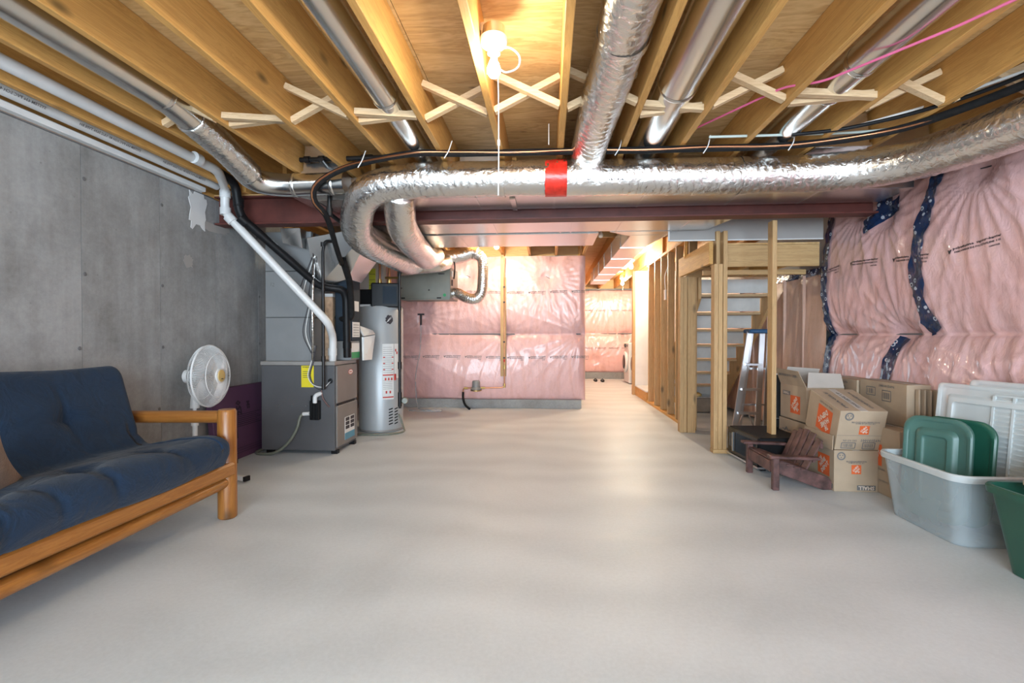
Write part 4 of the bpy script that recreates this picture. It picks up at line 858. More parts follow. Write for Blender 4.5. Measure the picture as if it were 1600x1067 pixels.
MB().tube(catmull([(1.65, 6.91, 1.76), (1.64, 6.9, 1.95), (1.68, 6.88, 2.1), (1.67, 6.87, 2.24)], 5), .006, 6).build('cable', 'string', sw)

# ladder
la = thing('stepladder', 'folded aluminium stepladder with blue top leaning under the landing', 'ladder', (2.2, 5.5, 0))
A0, A1, B0, B1 = (2.02, 5.40, 0), (2.27, 5.40, 0), (2.20, 5.42, 1.16), (2.33, 5.42, 1.16)
for a, b in ((A0, B0), (A1, B1)): MB().bar(a, b, .022, .06, (1, 0, 0)).build('front_rail', 'alu', la, bevel=.003)
for a, b in (((2.12, 5.52, 0), (2.24, 5.47, 1.14)), ((2.40, 5.52, 0), (2.42, 5.47, 1.14))): MB().bar(a, b, .018, .04, (1, 0, 0)).build('rear_rail', 'alu', la, bevel=.003)
for z in (.27, .53, .80): 
    t = z / 1.16; x0, x1 = 2.02 + .18 * t, 2.27 + .06 * t; MB().box(x0, x1, 5.365, 5.44, z - .012, z + .012).build('step', 'alu', la, bevel=.003)
for z in (.35, .75): t = z / 1.16; MB().box(2.12 + .12 * t, 2.40 + .02 * t, 5.49, 5.51, z - .01, z + .01).build('rear_brace', 'alu', la)
for a, b in (((2.05, 5.40, .08), (2.13, 5.40, .27)), ((2.25, 5.40, .08), (2.18, 5.40, .27))): MB().bar(a, b, .012, .012).build('diagonal_brace', 'alu', la)
MB().box(2.17, 2.45, 5.34, 5.53, 1.14, 1.185).build('top_cap', 'bluecap', la, bevel=.012)
for x, y in ((2.02, 5.40), (2.27, 5.40), (2.12, 5.52), (2.40, 5.52)): MB().box(x - .02, x + .02, y - .035, y + .035, 0, .03).build('rubber_foot', 'black', la)

# small black cabinet (glass front to the left)
mw = thing('microwave', 'black microwave with glass door on the floor behind the small chair', 'microwave', (1.9, 4.35, 0), (0, 0, math.radians(4)), local=True)
MB().box(-.19, .22, -.28, .28, .035, .275).build('case', 'black', mw, bevel=.008); MB().box(-.205, -.19, -.275, .275, .04, .27).build('door', 'glassblack', mw, bevel=.004)
MB().box(-.2065, -.205, -.24, .12, .07, .24).build('window', 'bluecase', mw); MB().box(-.225, -.21, .13, .145, .07, .24).build('door_handle', 'alu', mw); MB().box(-.21, .22, -.285, .285, .02, .036).build('base_trim', 'alu', mw)
for y in (.17, .20, .23): MB().box(-.2065, -.2045, y - .006, y + .006, .10, .22).build('key_row', 'greyink', mw)
for x, y in ((-.15, -.24), (.18, -.24), (-.15, .24), (.18, .24)): MB().box(x - .02, x + .02, y - .02, y + .02, 0, .02).build('foot', 'black', mw)

# ------------------------------------------------------------------ child's chair
ac = thing('childs_chair', "small worn brown slatted garden chair in front of the cartons", 'chair', (1.62, 3.80, 0))
for y in (3.585, 4.03): MB().box(1.615, 1.66, y - .018, y + .018, 0, .235).build('front_leg', 'brownpaint', ac, bevel=.004)
for y in (3.57, 4.045): MB().hexa([(1.585, y - .035, .235), (1.93, y - .025, .225), (1.93, y + .025, .225), (1.585, y + .035, .235)], [(1.585, y - .035, .256), (1.93, y - .025, .246), (1.93, y + .025, .246), (1.585, y + .035, .256)]).build('armrest', 'brownpaint', ac, bevel=.004)
for y in (3.62, 3.995): MB().prism([(1.62, y - .012, .20), (1.70, y - .012, .205), (2.02, y - .012, .09), (2.06, y - .012, .03), (2.05, y - .012, .0), (1.98, y - .012, .0), (1.62, y - .012, .13)], (0, .024, 0)).build('side_rail', 'brownpaint', ac, bevel=.003)
MB().box(1.615, 1.635, 3.62, 3.995, .12, .20).build('front_board', 'brownpaint', ac, bevel=.003)
for k in range(5): MB().bar((1.645 + k * .05, 3.60, .208 - k * .016), (1.645 + k * .05, 4.015, .208 - k * .016), .042, .012).build('seat_slat', 'brownpaint', ac, bevel=.002)
for k in range(5):
    y = 3.65 + k * .078; dz = (.0, .03, .04, .03, .0)[k]; MB().bar((1.86, y, .125), (1.975, 3.805 + (y - 3.805) * 1.08, .36 + dz), .066, .013, (1, 0, .5)).build('back_slat', 'brownpaint', ac, bevel=.003)
for z, x in ((.20, 1.905), (.30, 1.955)): MB().box(x, x + .02, 3.60, 4.01, z, z + .035).build('back_rail', 'brownpaint', ac)

# ------------------------------------------------------------------ cartons
def logo(mb, mw, c, ux, uy, s, flip=1, under=None):
    c, ux, uy = Vector(c), Vector(ux).normalized(), Vector(uy).normalized(); n = ux.cross(uy)
    if under is not None: n = Vector(under)
    h = s / 2; mb.add([c + n * .001 + ux * a * h + uy * b * h for a, b in ((-1, -1), (1, -1), (1, 1), (-1, 1))], [(0, 1, 2, 3)])
    dx = (ux + uy).normalized() * flip; dy = (uy - ux).normalized() * flip
    for t, off, w in (('THE', .30, .22), ('HOME', .10, .62), ('DEPOT', -.16, .78)): text(mw, t, c + n * .002 + dy * off * s * 1.05, dx, dy, s * .27, .05, fit=s * w)
def ring(mb, c, ux, uy, r, n, seg=20, w=.32):
    c, ux, uy, n = Vector(c), Vector(ux), Vector(uy), Vector(n); vs = []
    for k in range(seg):
        a = 2 * PI * k / seg; d = ux * math.cos(a) + uy * math.sin(a); vs += [c + d * r + n * .001, c + d * r * (1 - w) + n * .001]
    mb.add(vs, [(2 * k, 2 * ((k + 1) % seg), 2 * ((k + 1) % seg) + 1, 2 * k + 1) for k in range(seg)])
    for k in range(3):
        a = 2 * PI * k / 3 + .5; d = ux * math.cos(a) + uy * math.sin(a); e = ux * -math.sin(a) + uy * math.cos(a); q = c + d * r * .33 + n * .001
        mb.add([q + e * r * .25 + d * r * .15, q - e * r * .25 + d * r * .15, q - d * r * .2], [(0, 1, 2)])
def bars(mb, c, ux, uy, w, h, n, nn):
    c, ux, uy = Vector(c), Vector(ux), Vector(uy); nn = Vector(nn)
    for a, b, ww, hh in ((0, h / 2, w, .006), (0, -h / 2, w, .006), (-w / 2, 0, .006, h), (w / 2, 0, .006, h)): mb.quad(c + ux * (a - ww / 2) + uy * (b - hh / 2) + nn * .001, ux * ww, uy * hh)
    for k in range(n):
        x = -w * .38 + w * .76 * k / n; mb.quad(c + ux * x - uy * h * .3 + nn * .001, ux * (w * .76 / n * (.35 + .3 * ((k * 7) % 3) / 2)), uy * h * .6)
def carton(label, w, d, h, M4, front=None, left=None, flaps=False, m='card', topstrip=True, seam=True):
    """local box x -w/2..w/2, y 0..d, z 0..h; front is y=0, left is x=-w/2"""
    q = M4.to_euler(); t = thing('carton', label, 'carton', M4.to_translation(), q, group='moving cartons by the right wall', local=True)
    if flaps:
        e = .004
        for a in ((-w / 2, w / 2, 0, e), (-w / 2, w / 2, d - e, d)): MB().box(*a, 0, h).build('wall_panel', m, t)
        for a in ((-w / 2, -w / 2 + e), (w / 2 - e, w / 2)): MB().box(*a, e, d - e, 0, h).build('wall_panel', m, t)
        MB().box(-w / 2, w / 2, 0, d, 0, .005).build('bottom_panel', m, t)
    else:
        MB().box(-w / 2, w / 2, 0, d, 0, h).build('box_body', m, t, bevel=.003)
        if topstrip: MB().box(-.025, .025, .002, d - .002, h - .002, h + .0012).build('packing_tape', 'cardin', t)
    ink, org, wht, org2 = MB(), MB(), MB(), MB(); FXv, FZ, FN = Vector((1, 0, 0)), Vector((0, 0, 1)), Vector((0, -1, 0)); LX, LN = Vector((0, -1, 0)), Vector((-1, 0, 0))
    if front == 'a':       # upside-down print with emblem, small square and the black size label
        ring(ink, (-w * .34, 0, h * .86), FXv, FZ, h * .10, FN); logo(org, wht, (0, -.001, h * .54), FXv, FZ, h * .22, -1)
        text(ink, 'PROUDLY DESIGNED FOR HOUSEHOLD ITEMS', (0, -.0015, h * .735), -FXv, -FZ, .016, .02, fit=w * .46); text(ink, 'UP TO 65 LB MAX', (.0, -.0015, h * .70), -FXv, -FZ, .014, .02, fit=w * .36)
        ink.quad((w * .02, -.001, .012), (w * .42, 0, 0), (0, 0, h * .12)); text(wht, 'SMALL', (w * .23, -.003, .012 + h * .06), -FXv, -FZ, h * .12, .03, fit=w * .36)
    if front == 'b':
        ring(ink, (-w * .30, 0, h * .86), FXv, FZ, h * .10, FN); logo(org, wht, (.02, -.001, h * .52), FXv, FZ, h * .22, -1)
        text(ink, 'PROUDLY DESIGNED FOR HOUSEHOLD ITEMS', (.02, -.0015, h * .72), -FXv, -FZ, .016, .02, fit=w * .6); text(ink, 'UP TO 65 LB MAX', (.02, -.0015, h * .685), -FXv, -FZ, .014, .02, fit=w * .42)
        ink.quad((-w * .5, -.0005, h * .375), (w, 0, 0), (0, 0, .002)); text(ink, '1001 015 696', (-w * .2, -.0015, h * .25), -FXv, -FZ, .022, .02, fit=w * .3); text(ink, '1001015696', (w * .25, -.0015, h * .25), FXv, FZ, .026, .03, fit=w * .44)
        bars(ink, (-w * .22, 0, h * .12), FXv, FZ, w * .3, h * .14, 7, FN); bars(ink, (w * .22, 0, h * .12), FXv, FZ, w * .26, h * .16, 12, FN)
    if left:
        lc, ls_ = left.get('at', (d * .5, h * .5)), left.get('s', h * .42)
        if not left.get('barcode'): logo(org2, wht, (-w / 2, lc[0], lc[1]), LX, FZ, ls_, left.get('flip', 1), under=LN)
        if left.get('cap'): text(ink, "LET'S DO THIS", (-w / 2 - .0015, lc[0], lc[1] + ls_ * .62), LX, FZ, .018, .02, fit=ls_ * .9)
        if left.get('cap2'):
            text(ink, 'MORE SAVING. MORE DOING.', (-w / 2 - .0015, lc[0], lc[1] - ls_ * .65), LX, FZ, .02, .02, fit=ls_ * 1.5); text(ink, 'PROUDLY DESIGNED FOR HOUSEHOLD ITEMS', (-w / 2 - .0015, d * .5, h * .2), LX, FZ, .018, .01, fit=d * .8)
        if left.get('size'):
            sy, sz = left['size']; ink.quad((-w / 2 - .001, sy + .06, sz), (0, -.12, 0), (0, 0, .035)); text(wht, 'SMALL', (-w / 2 - .003, sy, sz + .0175), -LX * left.get('sf', 1), -FZ * left.get('sf', 1), .032, .03, fit=.10)
        if left.get('barcode'):
            by, bz = left['barcode']; text(ink, '1001015696', (-w / 2 - .0015, by, bz + .07), LX, FZ, .026, .03, fit=.16); bars(ink, (-w / 2, by, bz), LX, FZ, .09, .075, 10, LN); bars(ink, (-w / 2, by + .17, bz + .02), LX, FZ, .10, .06, 4, LN)
    for mbx_, nm, mt in ((ink, 'black_print', 'greyink'), (org, 'orange_square', 'logo'), (org2, 'orange_square', 'logo'), (wht, 'pale_lettering', 'whiteprint')):
        if mbx_.v: mbx_.build(nm, mt, t, fix=False, kind='stuff' if nm == 'black_print' else None)
    return t
def TR(x, y, z, rz=0, rx=0): return Matrix.Translation((x, y, z)) @ Matrix.Rotation(math.radians(rz), 4, 'Z') @ Matrix.Rotation(math.radians(rx), 4, 'X')
k1 = carton('small brown carton standing on the floor, topped by another tilted carton', .30, .41, .295, TR(2.19, 3.58, 0, 0), 'a', {'at': (.13, .165), 's': .15, 'flip': 1, 'size': (.075, .015), 'cap': 0})
MB().hexa([(-.16, .0, .295), (-.16, .38, .295), (-.165, .38, .295), (-.165, .0, .295)], [(-.155, .0, .40), (-.155, .38, .40), (-.16, .38, .40), (-.16, .0, .40)]).build('side_flap', 'card', k1)
c2 = carton('brown carton tilted forward on the floor carton, showing its wide top', .31, .42, .30, TR(2.20, 3.585, .297, -1, 15), 'b', {'at': (.18, .15), 's': .19, 'flip': -1, 'cap': 1})
mb = MB()
for k in range(3): text(mb, ('FRAGILE', 'THIS SIDE UP', 'KITCHEN BATH BEDROOM')[k], (-.085 + k * .085, .2, .3025), (0, 1, 0), (-1, 0, 0), .03, .02, fit=.3)
mb.build('black_print', 'greyink', c2, fix=False)
k3 = carton('open carton with raised flaps behind the tilted carton', .30, .40, .29, TR(2.24, 4.06, .40, 2, 0), None, {'at': (.16, .13), 's': .15, 'flip': -1, 'size': (.30, .20), 'sf': -1}, flaps=True)
MB().hexa([(-.15, .0, .29), (-.15, .40, .29), (-.146, .40, .29), (-.146, .0, .29)], [(-.20, .03, .42), (-.20, .40, .43), (-.196, .40, .43), (-.196, .03, .42)]).build('side_flap', 'card', k3)
mb = MB(); text(mb, 'MOVING BOX CAJA', (-.186, .22, .375), (0, -1, 0), (-.35, 0, 1), .03, .03, fit=.28); mb.build('black_print', 'greyink', k3, fix=False)
MB().hexa([(-.14, .0, .29), (.15, .0, .29), (.15, .004, .29), (-.14, .004, .29)], [(-.10, .06, .41), (.16, .06, .40), (.16, .064, .40), (-.10, .064, .41)]).build('front_flap', 'cardin', k3)
MB().hexa([(-.13, .40, .29), (.15, .40, .29), (.15, .404, .29), (-.13, .404, .29)], [(-.11, .36, .44), (.17, .36, .42), (.17, .364, .42), (-.11, .364, .44)]).build('rear_flap', 'cardin', k3)
k4 = carton('plain brown carton on the floor under the open carton', .30, .46, .39, TR(2.245, 4.03, 0, 2, 0), None, None)
mb = MB(); text(mb, '-A- -', (-.152, .30, .30), (0, -1, 0), (0, 0, 1), .05, .03, fit=.2); ring(mb, (-.151, .43, .27), (0, -1, 0), (0, 0, 1), .02, (-1, 0, 0)); mb.build('black_print', 'greyink', k4, fix=False)
carton('brown carton with orange square on the floor beside the clear bin', .26, .44, .47, TR(2.47, 3.38, 0, 0), None, {'at': (.24, .27), 's': .15, 'flip': 1, 'cap2': 1, 'size': (.24, .40), 'sf': -1})
carton('brown carton at the end of the raised row against the pink wall', .16, .50, .30, TR(2.55, 3.50, .472, 0), None, {'barcode': (.20, .20)})
carton('shadowed brown carton in the raised row behind the carton flaps', .18, .40, .46, TR(2.55, 4.02, .30, 0), None, {'barcode': (.20, .36)})
carton('brown carton on the floor behind the shadowed row', .20, .34, .30, TR(2.56, 4.03, 0), None, None)
carton('long brown carton farthest back below the navy tape', .30, .55, .76, TR(2.46, 4.46, 0, 0), None, None)
fb = MB().box(-.006, .006, 0, .40, 0, .28); 
f0 = None
for k in range(4):
    o_ = MB().box(-.005, .005, 0, .03 + .012 * k, 0, .27).build('flattened_carton', 'card', None, bevel=.001); o_.location = (2.52 + k * .028, 3.455 - .012 * k, .474)
    tag(o_, ('first', 'second', 'third', 'fourth')[k] + ' flattened brown carton from the left in the bundle on the raised row', 'flattened carton', 'bundle of flattened cartons')
for k, (x, z, zl) in enumerate(((2.02, 0, .36), (2.06, .36, .40))):
    t = thing('picture_frame', ('black framed panel on the floor behind the plain carton', 'white edged black panel standing above the other framed panel')[k], 'frame', (x, 4.56, z))
    MB().hexa([(x - .02, 4.56, z), (x + .24, 4.50, z), (x + .24, 4.53, z), (x - .02, 4.59, z)], [(x + .03, 4.60, z + zl), (x + .28, 4.54, z + zl), (x + .28, 4.57, z + zl), (x + .03, 4.63, z + zl)]).build('panel', 'black', t)
    MB().bar((x - .025, 4.56, z), (x + .025, 4.60, z + zl), .014, .03).build('white_edge', 'white', t); MB().bar((x + .02, 4.6, z + zl), (x + .28, 4.54, z + zl), .03, .012).build('white_edge', 'white', t)

# ------------------------------------------------------------------ plastic bins and lids
def rrect(cx, cy, hx, hy, r, n=6):
    r = min(r, hx * .85, hy * .85); out = []
    for sx, sy, a0 in ((1, 1, 0), (-1, 1, 90), (-1, -1, 180), (1, -1, 270)):
        for k in range(n + 1): a = math.radians(a0 + 90 * k / n); out.append((cx + sx * (hx - r) + r * math.cos(a), cy + sy * (hy - r) + r * math.sin(a)))
    return out
def loops(mb, L, cap0=True, cap1=False):
    n = len(L[0]); vs = [p for l in L for p in l]; fs = [(i * n + k, i * n + (k + 1) % n, (i + 1) * n + (k + 1) % n, (i + 1) * n + k) for i in range(len(L) - 1) for k in range(n)]
    if cap0: fs.append(tuple(range(n))[::-1])
    if cap1: fs.append(tuple((len(L) - 1) * n + k for k in range(n)))
    return mb.add(vs, fs)
def tub(t, cx, cy, hx, hy, H, taper, r, m, rimm, th=.004):
    L = [[(x, y, z) for x, y in rrect(cx, cy, hx - taper * (1 - z / H), hy - taper * (1 - z / H), r)] for z in (0.002, .02, H * .5, H)]
    Li = [[(x, y, z) for x, y in rrect(cx, cy, hx - th - taper * (1 - z / H), hy - th - taper * (1 - z / H), r - th)] for z in (H, H * .5, .02, .008)]
    loops(MB(), L + Li, True, True).build('tub_wall', m, t, smooth='auto')
    R = [[(x, y, z) for x, y in rrect(cx, cy, hx + a, hy + a, r + a)] for a, z in ((.0, H - .035), (.014, H - .033), (.018, H - .004), (.012, H + .004), (-.004, H + .003), (-.003, H - .03))]
    loops(MB(), R, False, False).build('rim', rimm, t, smooth='auto')
cb = thing('storage_bin', 'cloudy clear plastic storage bin holding green lids', 'bin', (2.36, 2.93, 0))
tub(cb, 2.37, 2.93, .26, .30, .385, .04, .07, 'clear', 'frost')
gb = thing('storage_bin', 'green plastic storage bin with cloth inside at the right frame edge', 'bin', (2.4, 2.15, 0))
tub(gb, 2.40, 2.20, .29, .29, .40, .055, .06, 'greentub', 'greentub')
def lid(name, label, c, w, h, m, rz, tilt, th=.022, r=.07, ribs=False, raised=True):
    t = thing(name, label, 'lid', c, (math.radians(tilt), 0, math.radians(rz)), local=True)      # stands in local XZ, faces -Y
    L = [[(x, y, z) for x, z in rrect(0, h / 2, w / 2 - a, h / 2 - a, r)] for a, y in ((0, th), (0, .006), (.008, 0), (.022, .002), (.028, .008))]
    loops(MB(), L, False, True).build('lid_panel', m, t, smooth='auto')
    if raised:
        L = [[(x, y, z) for x, z in rrect(0, h / 2, w / 2 - a, h / 2 - a, max(.02, r - a * .7))] for a, y in ((.065, .008), (.08, -.008), (.09, -.012), (.11, -.012), (.115, -.004), (.125, 0.0))]
        loops(MB(), L, False, True).build('raised_panel', m, t, smooth='auto')
    if ribs:
        for k in range(24): MB().box(.02, w / 2 - .10, -.004, .004, .06 + k * (h - .14) / 22, .07 + k * (h - .14) / 22).build('rib', m, t)
        for x in (.02, .12, w / 2 - .05): MB().box(x - .006, x + .006, -.008, .006, .04, h - .05).build('long_rib', m, t)
    return t
lid('bin_cover', 'teal green lid standing nearest the front of the clear bin', (2.25, 2.99, .03), .35, .60, 'tealtub', -66, -4, r=.09)
lid('bin_cover', 'dark green lid standing behind the other green lid in the clear bin', (2.33, 2.97, .03), .37, .60, 'greentub', -66, -7, r=.09, raised=False)
lid('bin_cover', 'large frosted white lid leaning on the pink wall behind the bins', (2.48, 2.95, .06), .62, .76, 'frost', -78, -6, r=.03, ribs=True)
lid('bin_cover', 'second frosted lid peeking out above the first one', (2.545, 2.80, .06), .60, .79, 'frost', -80, -4, r=.03, raised=False)
def cloth(name, label, cat, cx, cy, cz, rx, ry, hz, m, seed):
    n = 26; r = np.random.default_rng(seed); th = np.linspace(0, 2 * PI, n); ph = np.linspace(0, PI / 2, 12); G = []
    for p in ph:
        row = []
        for a in th:
            q = 1 + .16 * math.sin(3 * a + seed + 2 * p) + .10 * math.sin(7 * a + 5 * p + seed); row.append((cx + rx * math.cos(a) * math.cos(p) ** .6 * q, cy + ry * math.sin(a) * math.cos(p) ** .6 * q, cz + hz * math.sin(p) * (1 + .25 * math.sin(4 * a + 6 * p + seed))))
        G.append(row)
    return tag(MB().grid(G).build(name, m, None, smooth=True), label, cat)
cloth('folded_towel', 'grey towel crumpled in the green bin', 'towel', 2.40, 2.26, .36, .18, .15, .07, 'towel', 2)
cloth('patterned_cloth', 'white patterned cloth with dots on top in the green bin', 'cloth', 2.34, 2.32, .41, .15, .10, .09, 'pattern', 5)
cloth('patterned_cloth', 'pale spotted cloth deeper in the green bin', 'cloth', 2.5, 2.02, .38, .16, .16, .08, 'pattern', 8)

# ================================================================== FUTON, FAN, BOARD
ft = thing('futon', 'pine log futon sofa with navy mattress along the concrete wall', 'sofa', (-2.2, 1.75, 0))
FY = (.72, 2.79)
for y in FY: MB().lathe([(.046, 0), (.053, .008), (.053, .65), (.046, .663)], (-1.955, y, 0), seg=24).build('front_post', 'logz', ft, smooth='auto')
for y in FY: MB().lathe([(.046, 0), (.053, .008), (.053, .60), (.046, .613)], (-2.76, y, 0), seg=24).build('rear_post', 'logz', ft, smooth='auto')
for y in FY: MB().tube([(-1.98, y, .617), (-2.76, y, .607)], .038, 20).build('arm_log', 'logx', ft, smooth='auto')
for y in FY: MB().tube([(-1.98, y, .25), (-2.76, y, .25)], .034, 16).build('side_log', 'logx', ft, smooth='auto')
MB().box(-1.945, -1.895, .72, 2.785, .265, .345).build('front_rail', 'log', ft, bevel=.012)
MB().tube(resample([(-1.955, .72, .19), (-1.955, 2.70, .222), (-1.955, 2.765, .225)], .3), [.036] * 7 + [.03] if False else .036, 18).build('lower_log', 'log', ft, smooth='auto')
MB().box(-2.74, -2.70, .72, 2.785, .24, .32).build('rear_rail', 'log', ft, bevel=.012)
for k in range(9): y = .85 + k * .235; MB().box(-2.70, -1.95, y, y + .07, .30, .32).build('seat_slat', 'logx', ft)
for k in range(6): y = .95 + k * .33; MB().bar((-2.44, y, .33), (-2.70, y, .88), .06, .02, (1, 0, .4)).build('back_slat', 'logz', ft)
prof = catmull([(-1.885, .35, 0), (-1.845, .42, 0), (-1.85, .495, 0), (-1.93, .535, 0), (-2.10, .525, 0), (-2.26, .495, 0), (-2.345, .485, 0), (-2.39, .53, 0), (-2.45, .66, 0), (-2.515, .80, 0), (-2.555, .895, 0), (-2.61, .935, 0), (-2.68, .90, 0), (-2.69, .82, 0), (-2.60, .60, 0), (-2.52, .42, 0), (-2.45, .345, 0), (-2.25, .325, 0), (-2.05, .325, 0)], 6)
PP = np.array([(p[0], p[1]) for p in prof]); nP = len(PP); ctr = np.array([(-2.3, .46)])
tang = np.roll(PP, -1, 0) - np.roll(PP, 1, 0); tang /= np.linalg.norm(tang, axis=1)[:, None]; nor = np.stack([tang[:, 1], -tang[:, 0]], 1)
if nor[66] @ np.array((0, 1)) < 0: nor = -nor
arc = np.r_[0, np.cumsum(np.linalg.norm(np.diff(PP, axis=0), axis=1))]; Ys = np.linspace(.80, 2.70, 130); rows = []
sy_ = [2.30, 1.92, 1.54, 1.16]; ts = [(y, i) for y in sy_ for i in (int(6 * 8.3), int(6 * 3.6))]
for y in Ys:
    e = min(y - .80, 2.70 - y); k = (min(1, e / .045)); inset = .035 * (1 - math.sqrt(max(0, 1 - (1 - k) ** 2)))
    d = -inset * np.ones(nP)
    for (ty, ti) in ts:
        ds, dy = arc - arc[ti], y - ty; dd = np.hypot(ds, dy); d -= .030 * np.exp(-(dd / .06) ** 2); d -= .012 * np.exp(-(ds / .012) ** 2) * np.exp(-(dy / .19) ** 2); d -= .011 * np.exp(-(dy / .012) ** 2) * np.exp(-(ds / .17) ** 2)
    d += .010 * np.sin(5 * y + 4 * arc) * np.sin(3 * arc + y * 2)
    front = np.exp(-((arc - .18) / .16) ** 2); w = 1 - abs(math.sin(9 * y + .8)); d -= front * .016 * (1 - np.abs(np.sin(10.5 * y + 3.2 * arc + 1.4 * math.sin(4 * y)))) ** 4
    jn = np.exp(-((arc - arc[6 * 6 + 3]) / .12) ** 2); d -= jn * .018 * (1 - np.abs(np.sin(2.2 * y + 13 * arc))) ** 3
    d += .02 * np.exp(-((y - 2.5) / .12) ** 2) * np.exp(-((arc - .45) / .18) ** 2) * -1
    q = PP + nor * d[:, None]; yy = y - (.0 if y < 2.6 else 0)
    rows.append([(a, yy + (.02 * math.sin(b * 9) if y > 2.6 else 0), b) for a, b in q])
G = MB(); loops(G, [r_ for r_ in rows], True, True).build('mattress', 'navy', ft, smooth=True)
# cushion
cu = MB(); n = 22; Gt, Gb = [], []
for i in range(n):
    a, b = [], []
    for j in range(n):
        u, v = i / (n - 1) * 2 - 1, j / (n - 1) * 2 - 1; e = (1 - abs(u) ** 2.6) * (1 - abs(v) ** 2.6); h = .075 * max(e, 0) ** .5; px_ = .22 * u * (1 - .06 * (1 - v * v)); py_ = .22 * v * (1 - .06 * (1 - u * u))
        a.append((px_, py_, h)); b.append((px_, py_, -h))
    Gt.append(a); Gb.append(b)
cu.grid(Gt); cu.grid(Gb)
cu.xf(Matrix.Translation((-2.11, 1.49, .56)) @ Matrix.Rotation(math.radians(-48), 4, 'Y') @ Matrix.Rotation(math.radians(-38), 4, 'Z'))
tag(cu.build('cushion', 'tweed', None, smooth=True), 'brown tweed cushion leaning on the navy mattress at the left edge', 'cushion')

# pedestal fan, facing into the room
fn = thing('pedestal_fan', 'white pedestal fan with cream hub behind the futon arm', 'fan', (-2.79, 3.60, 0))
ax = Vector((1, .12, .02)).normalized(); hc = Vector((-2.66, 3.60, .795))
MB().tube([(-2.79, 3.6, .02), (-2.79, 3.6, .42)], .019, 16).build('lower_pole', 'white', fn, smooth='auto'); MB().tube([(-2.79, 3.6, .40), (-2.79, 3.6, .47)], .027, 16).build('height_collar', 'white', fn, smooth='auto')
MB().tube([(-2.79, 3.6, .45), (-2.79, 3.6, .56)], .014, 16).build('upper_pole', 'white', fn, smooth='auto'); MB().tube([(-2.79, 3.6, .54), (-2.79, 3.6, .60), (-2.785, 3.6, .70)], [.033, .03, .02], 16).build('neck', 'white', fn, smooth='auto')
MB().lathe([(.03, -.20), (.052, -.185), (.056, -.12), (.05, -.075), (.03, -.07)], hc, ax, 20).build('motor_housing', 'white', fn, smooth='auto')
for k in range(3): MB().lathe([(.057, -.15 + k * .02), (.057, -.145 + k * .02)], hc, ax, 20).build('motor_band', 'greyink', fn)
R0 = .242
def wire_ring(mb, r, h, t=.003, seg=40):
    e1 = ax.orthogonal().normalized(); e2 = ax.cross(e1); P = [hc + ax * h + (e1 * math.cos(2 * PI * k / seg) + e2 * math.sin(2 * PI * k / seg)) * r for k in range(seg + 1)]; mb.tube(P, t, 6, False)
def grille(name, prof, nw):
    mb = MB(); e1 = ax.orthogonal().normalized(); e2 = ax.cross(e1)
    for k in range(nw):
        a = 2 * PI * k / nw; d = e1 * math.cos(a) + e2 * math.sin(a); P = [hc + ax * h + d * r for r, h in prof]; mb.tube(P, .0016, 3, False)
    return mb
g1 = grille('g', [(.05, .075), (.12, .072), (.19, .058), (.228, .03), (R0, .0)], 110); wire_ring(g1, R0, 0, .0055); wire_ring(g1, .17, .063, .003); wire_ring(g1, .05, .075, .003); g1.build('front_grille', 'grill', fn, kind=None)
g2 = grille('g', [(.05, -.075), (.13, -.072), (.20, -.06), (.235, -.03), (R0 - .002, -.004)], 110); wire_ring(g2, R0 - .002, -.006, .004); wire_ring(g2, .18, -.065, .003); g2.build('rear_grille', 'grill', fn)
MB().lathe([(.062, .070), (.060, .082), (.05, .086)], hc, ax, 28).build('hub_ring', 'white', fn, smooth='auto'); MB().lathe([(.05, .083), (.046, .091), (.02, .094)], hc, ax, 28).build('hub_cap', 'cream', fn, smooth='auto')
e2 = Vector((0, 0, 1)); q = hc + ax * .0945 - e2 * .028; s_ = ax.cross(e2).normalized(); MB().quad(q - s_ * .016, s_ * .032, e2 * .007).build('hub_mark', 'ink', fn, fix=False)
e1 = ax.orthogonal().normalized(); e3 = ax.cross(e1)
for k in range(3):
    rows = []
    for i in range(9):
        r = .04 + .175 * i / 8; row = []
        for j in range(6):
            a = 2 * PI * k / 3 + (-.5 + j / 5 * 1.3) * (.6 + .5 * i / 8); row.append(hc + ax * (.02 - .05 * j / 5) + (e1 * math.cos(a) + e3 * math.sin(a)) * (r if 0 < i < 8 else r) * (1 - .12 * ((j / 5 - .5) ** 2) * (i / 8)))
        rows.append(row)
    MB().grid(rows).build('blade', 'clear', fn, smooth=True)
for a in (-14, 76, 166, 256):
    d = Vector((math.cos(A(a)), math.sin(A(a)), 0)); p = Vector((-2.79, 3.6, .028)); L_ = .52 if a == -14 else (.12 if a == 166 else .36)
    MB().bar(p, p + d * L_, .045, .03).build('base_leg', 'white', fn, bevel=.006); MB().bar(p + d * (L_ - .004), p + d * (L_ + .014), .05, .036).build('end_cap', 'black', fn)
bd = thing('foam_board', 'purple foam insulation board leaning on the concrete wall behind the fan', 'board', (-2.88, 4.3, 0))
MB().hexa([(-2.83, 3.85, .0), (-2.78, 3.85, .0), (-2.78, 4.90, .0), (-2.83, 4.90, .0)], [(-2.92, 3.87, .645), (-2.87, 3.87, .645), (-2.87, 4.90, .645), (-2.92, 4.90, .645)]).build('board', 'purple', bd, bevel=.003)
mb = MB(); ux, uy = Vector((0, 1, 0)), Vector((-.14, 0, 1)).normalized()
def bp(y, z): return (-2.78 - .09 * z / .645 + .003, y, z)
text(mb, '250', bp(4.22, .45), uy, -ux, .09, .05); text(mb, 'SM', bp(4.36, .46), uy, -ux, .06, .05)
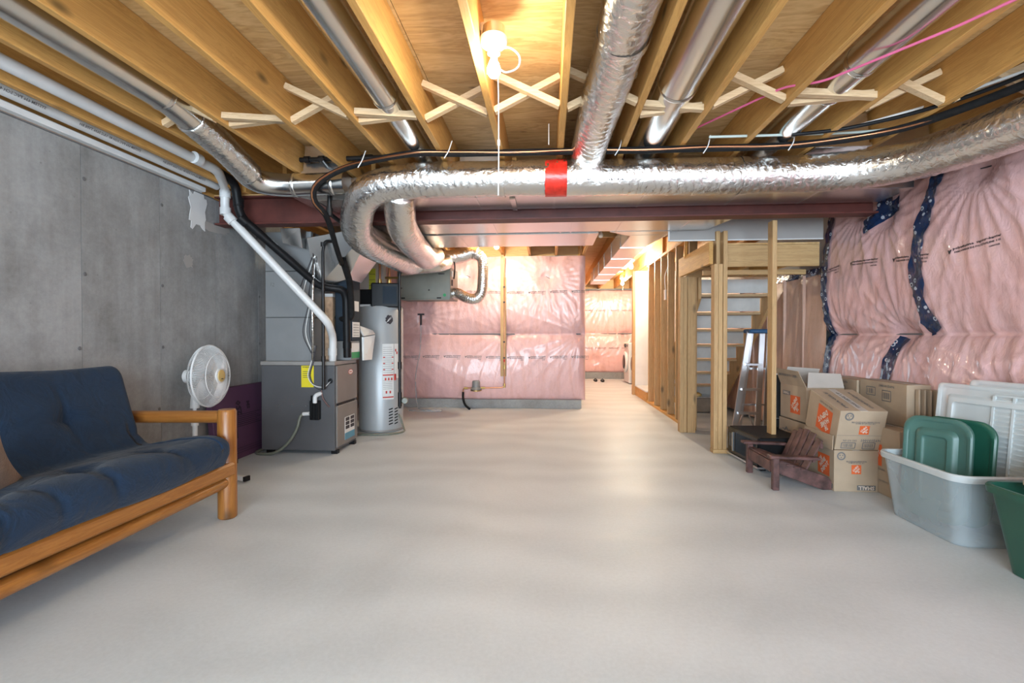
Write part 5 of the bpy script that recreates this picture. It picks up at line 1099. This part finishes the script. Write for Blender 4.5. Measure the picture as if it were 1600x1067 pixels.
for k in range(7): mb.quad(bp(4.14, .28 + k * .017), ux * (.38 - .03 * (k % 3)), uy * .006)
text(mb, 'FOAM', bp(4.02, .22), ux, uy, .10, .06); text(mb, 'R-10', bp(4.02, .12), ux, uy, .09, .06)
for k in range(3): mb.quad(bp(4.05, .05 + k * .02), ux * .5, uy * .004)
mb.build('printed_mark', 'purpleink', bd, fix=False)

# ================================================================== LAUNDRY
for k, (x, y) in enumerate(((1.86, 11.55), (1.92, 10.75))):
    t = thing('washing_machine', ('white front loading laundry machine farther back by the pink wall', 'white front loading laundry machine nearer the white partition')[k], 'washing machine', (x + .34, y, 0))
    MB().box(x, x + .68, y - .34, y + .34, .02, .95).build('cabinet', 'white', t, bevel=.02); MB().box(x - .015, x + .03, y - .33, y + .33, .82, .95).build('control_panel', 'offwhite', t, bevel=.01)
    MB().lathe([(.23, 0), (.25, .02), (.24, .05), (.20, .06)], (x, y, .50), (-1, 0, 0), 28).build('door_ring', 'white', t, smooth='auto'); MB().lathe([(.19, .05), (.15, .075), (.05, .085)], (x, y, .50), (-1, 0, 0), 24).build('door_glass', 'glassblack', t, smooth='auto')
    MB().lathe([(.045, 0), (.04, .03)], (x - .015, y, .885), (-1, 0, 0), 16).build('dial', 'ink', t, smooth='auto'); MB().box(x - .017, x - .014, y + .12, y + .28, .86, .91).build('display', 'ink', t); MB().box(x - .017, x - .014, y - .28, y - .12, .86, .91).build('drawer_mark', 'greyink', t)
for k in range(2):
    t = thing('sandal', ('black sandal on the floor by the laundry wall', 'black sandal lying nearer the passage corner')[k], 'sandal', (1.17 + k * .16, 11.9 - k * .1, 0))
    x, y = 1.17 + k * .16, 11.9 - k * .1
    MB().prism([(x + .045 * math.cos(a_) * (1 + .15 * math.sin(a_)), y + .13 * math.sin(a_), 0) for a_ in np.linspace(0, 2 * PI, 14)[:-1]], (0, 0, .025)).build('sole', 'black', t, bevel=.004)
    MB().tube([(x - .045, y + .03, .02), (x, y + .05, .06), (x + .045, y + .03, .02)], .015, 8).build('strap', 'ink', t)
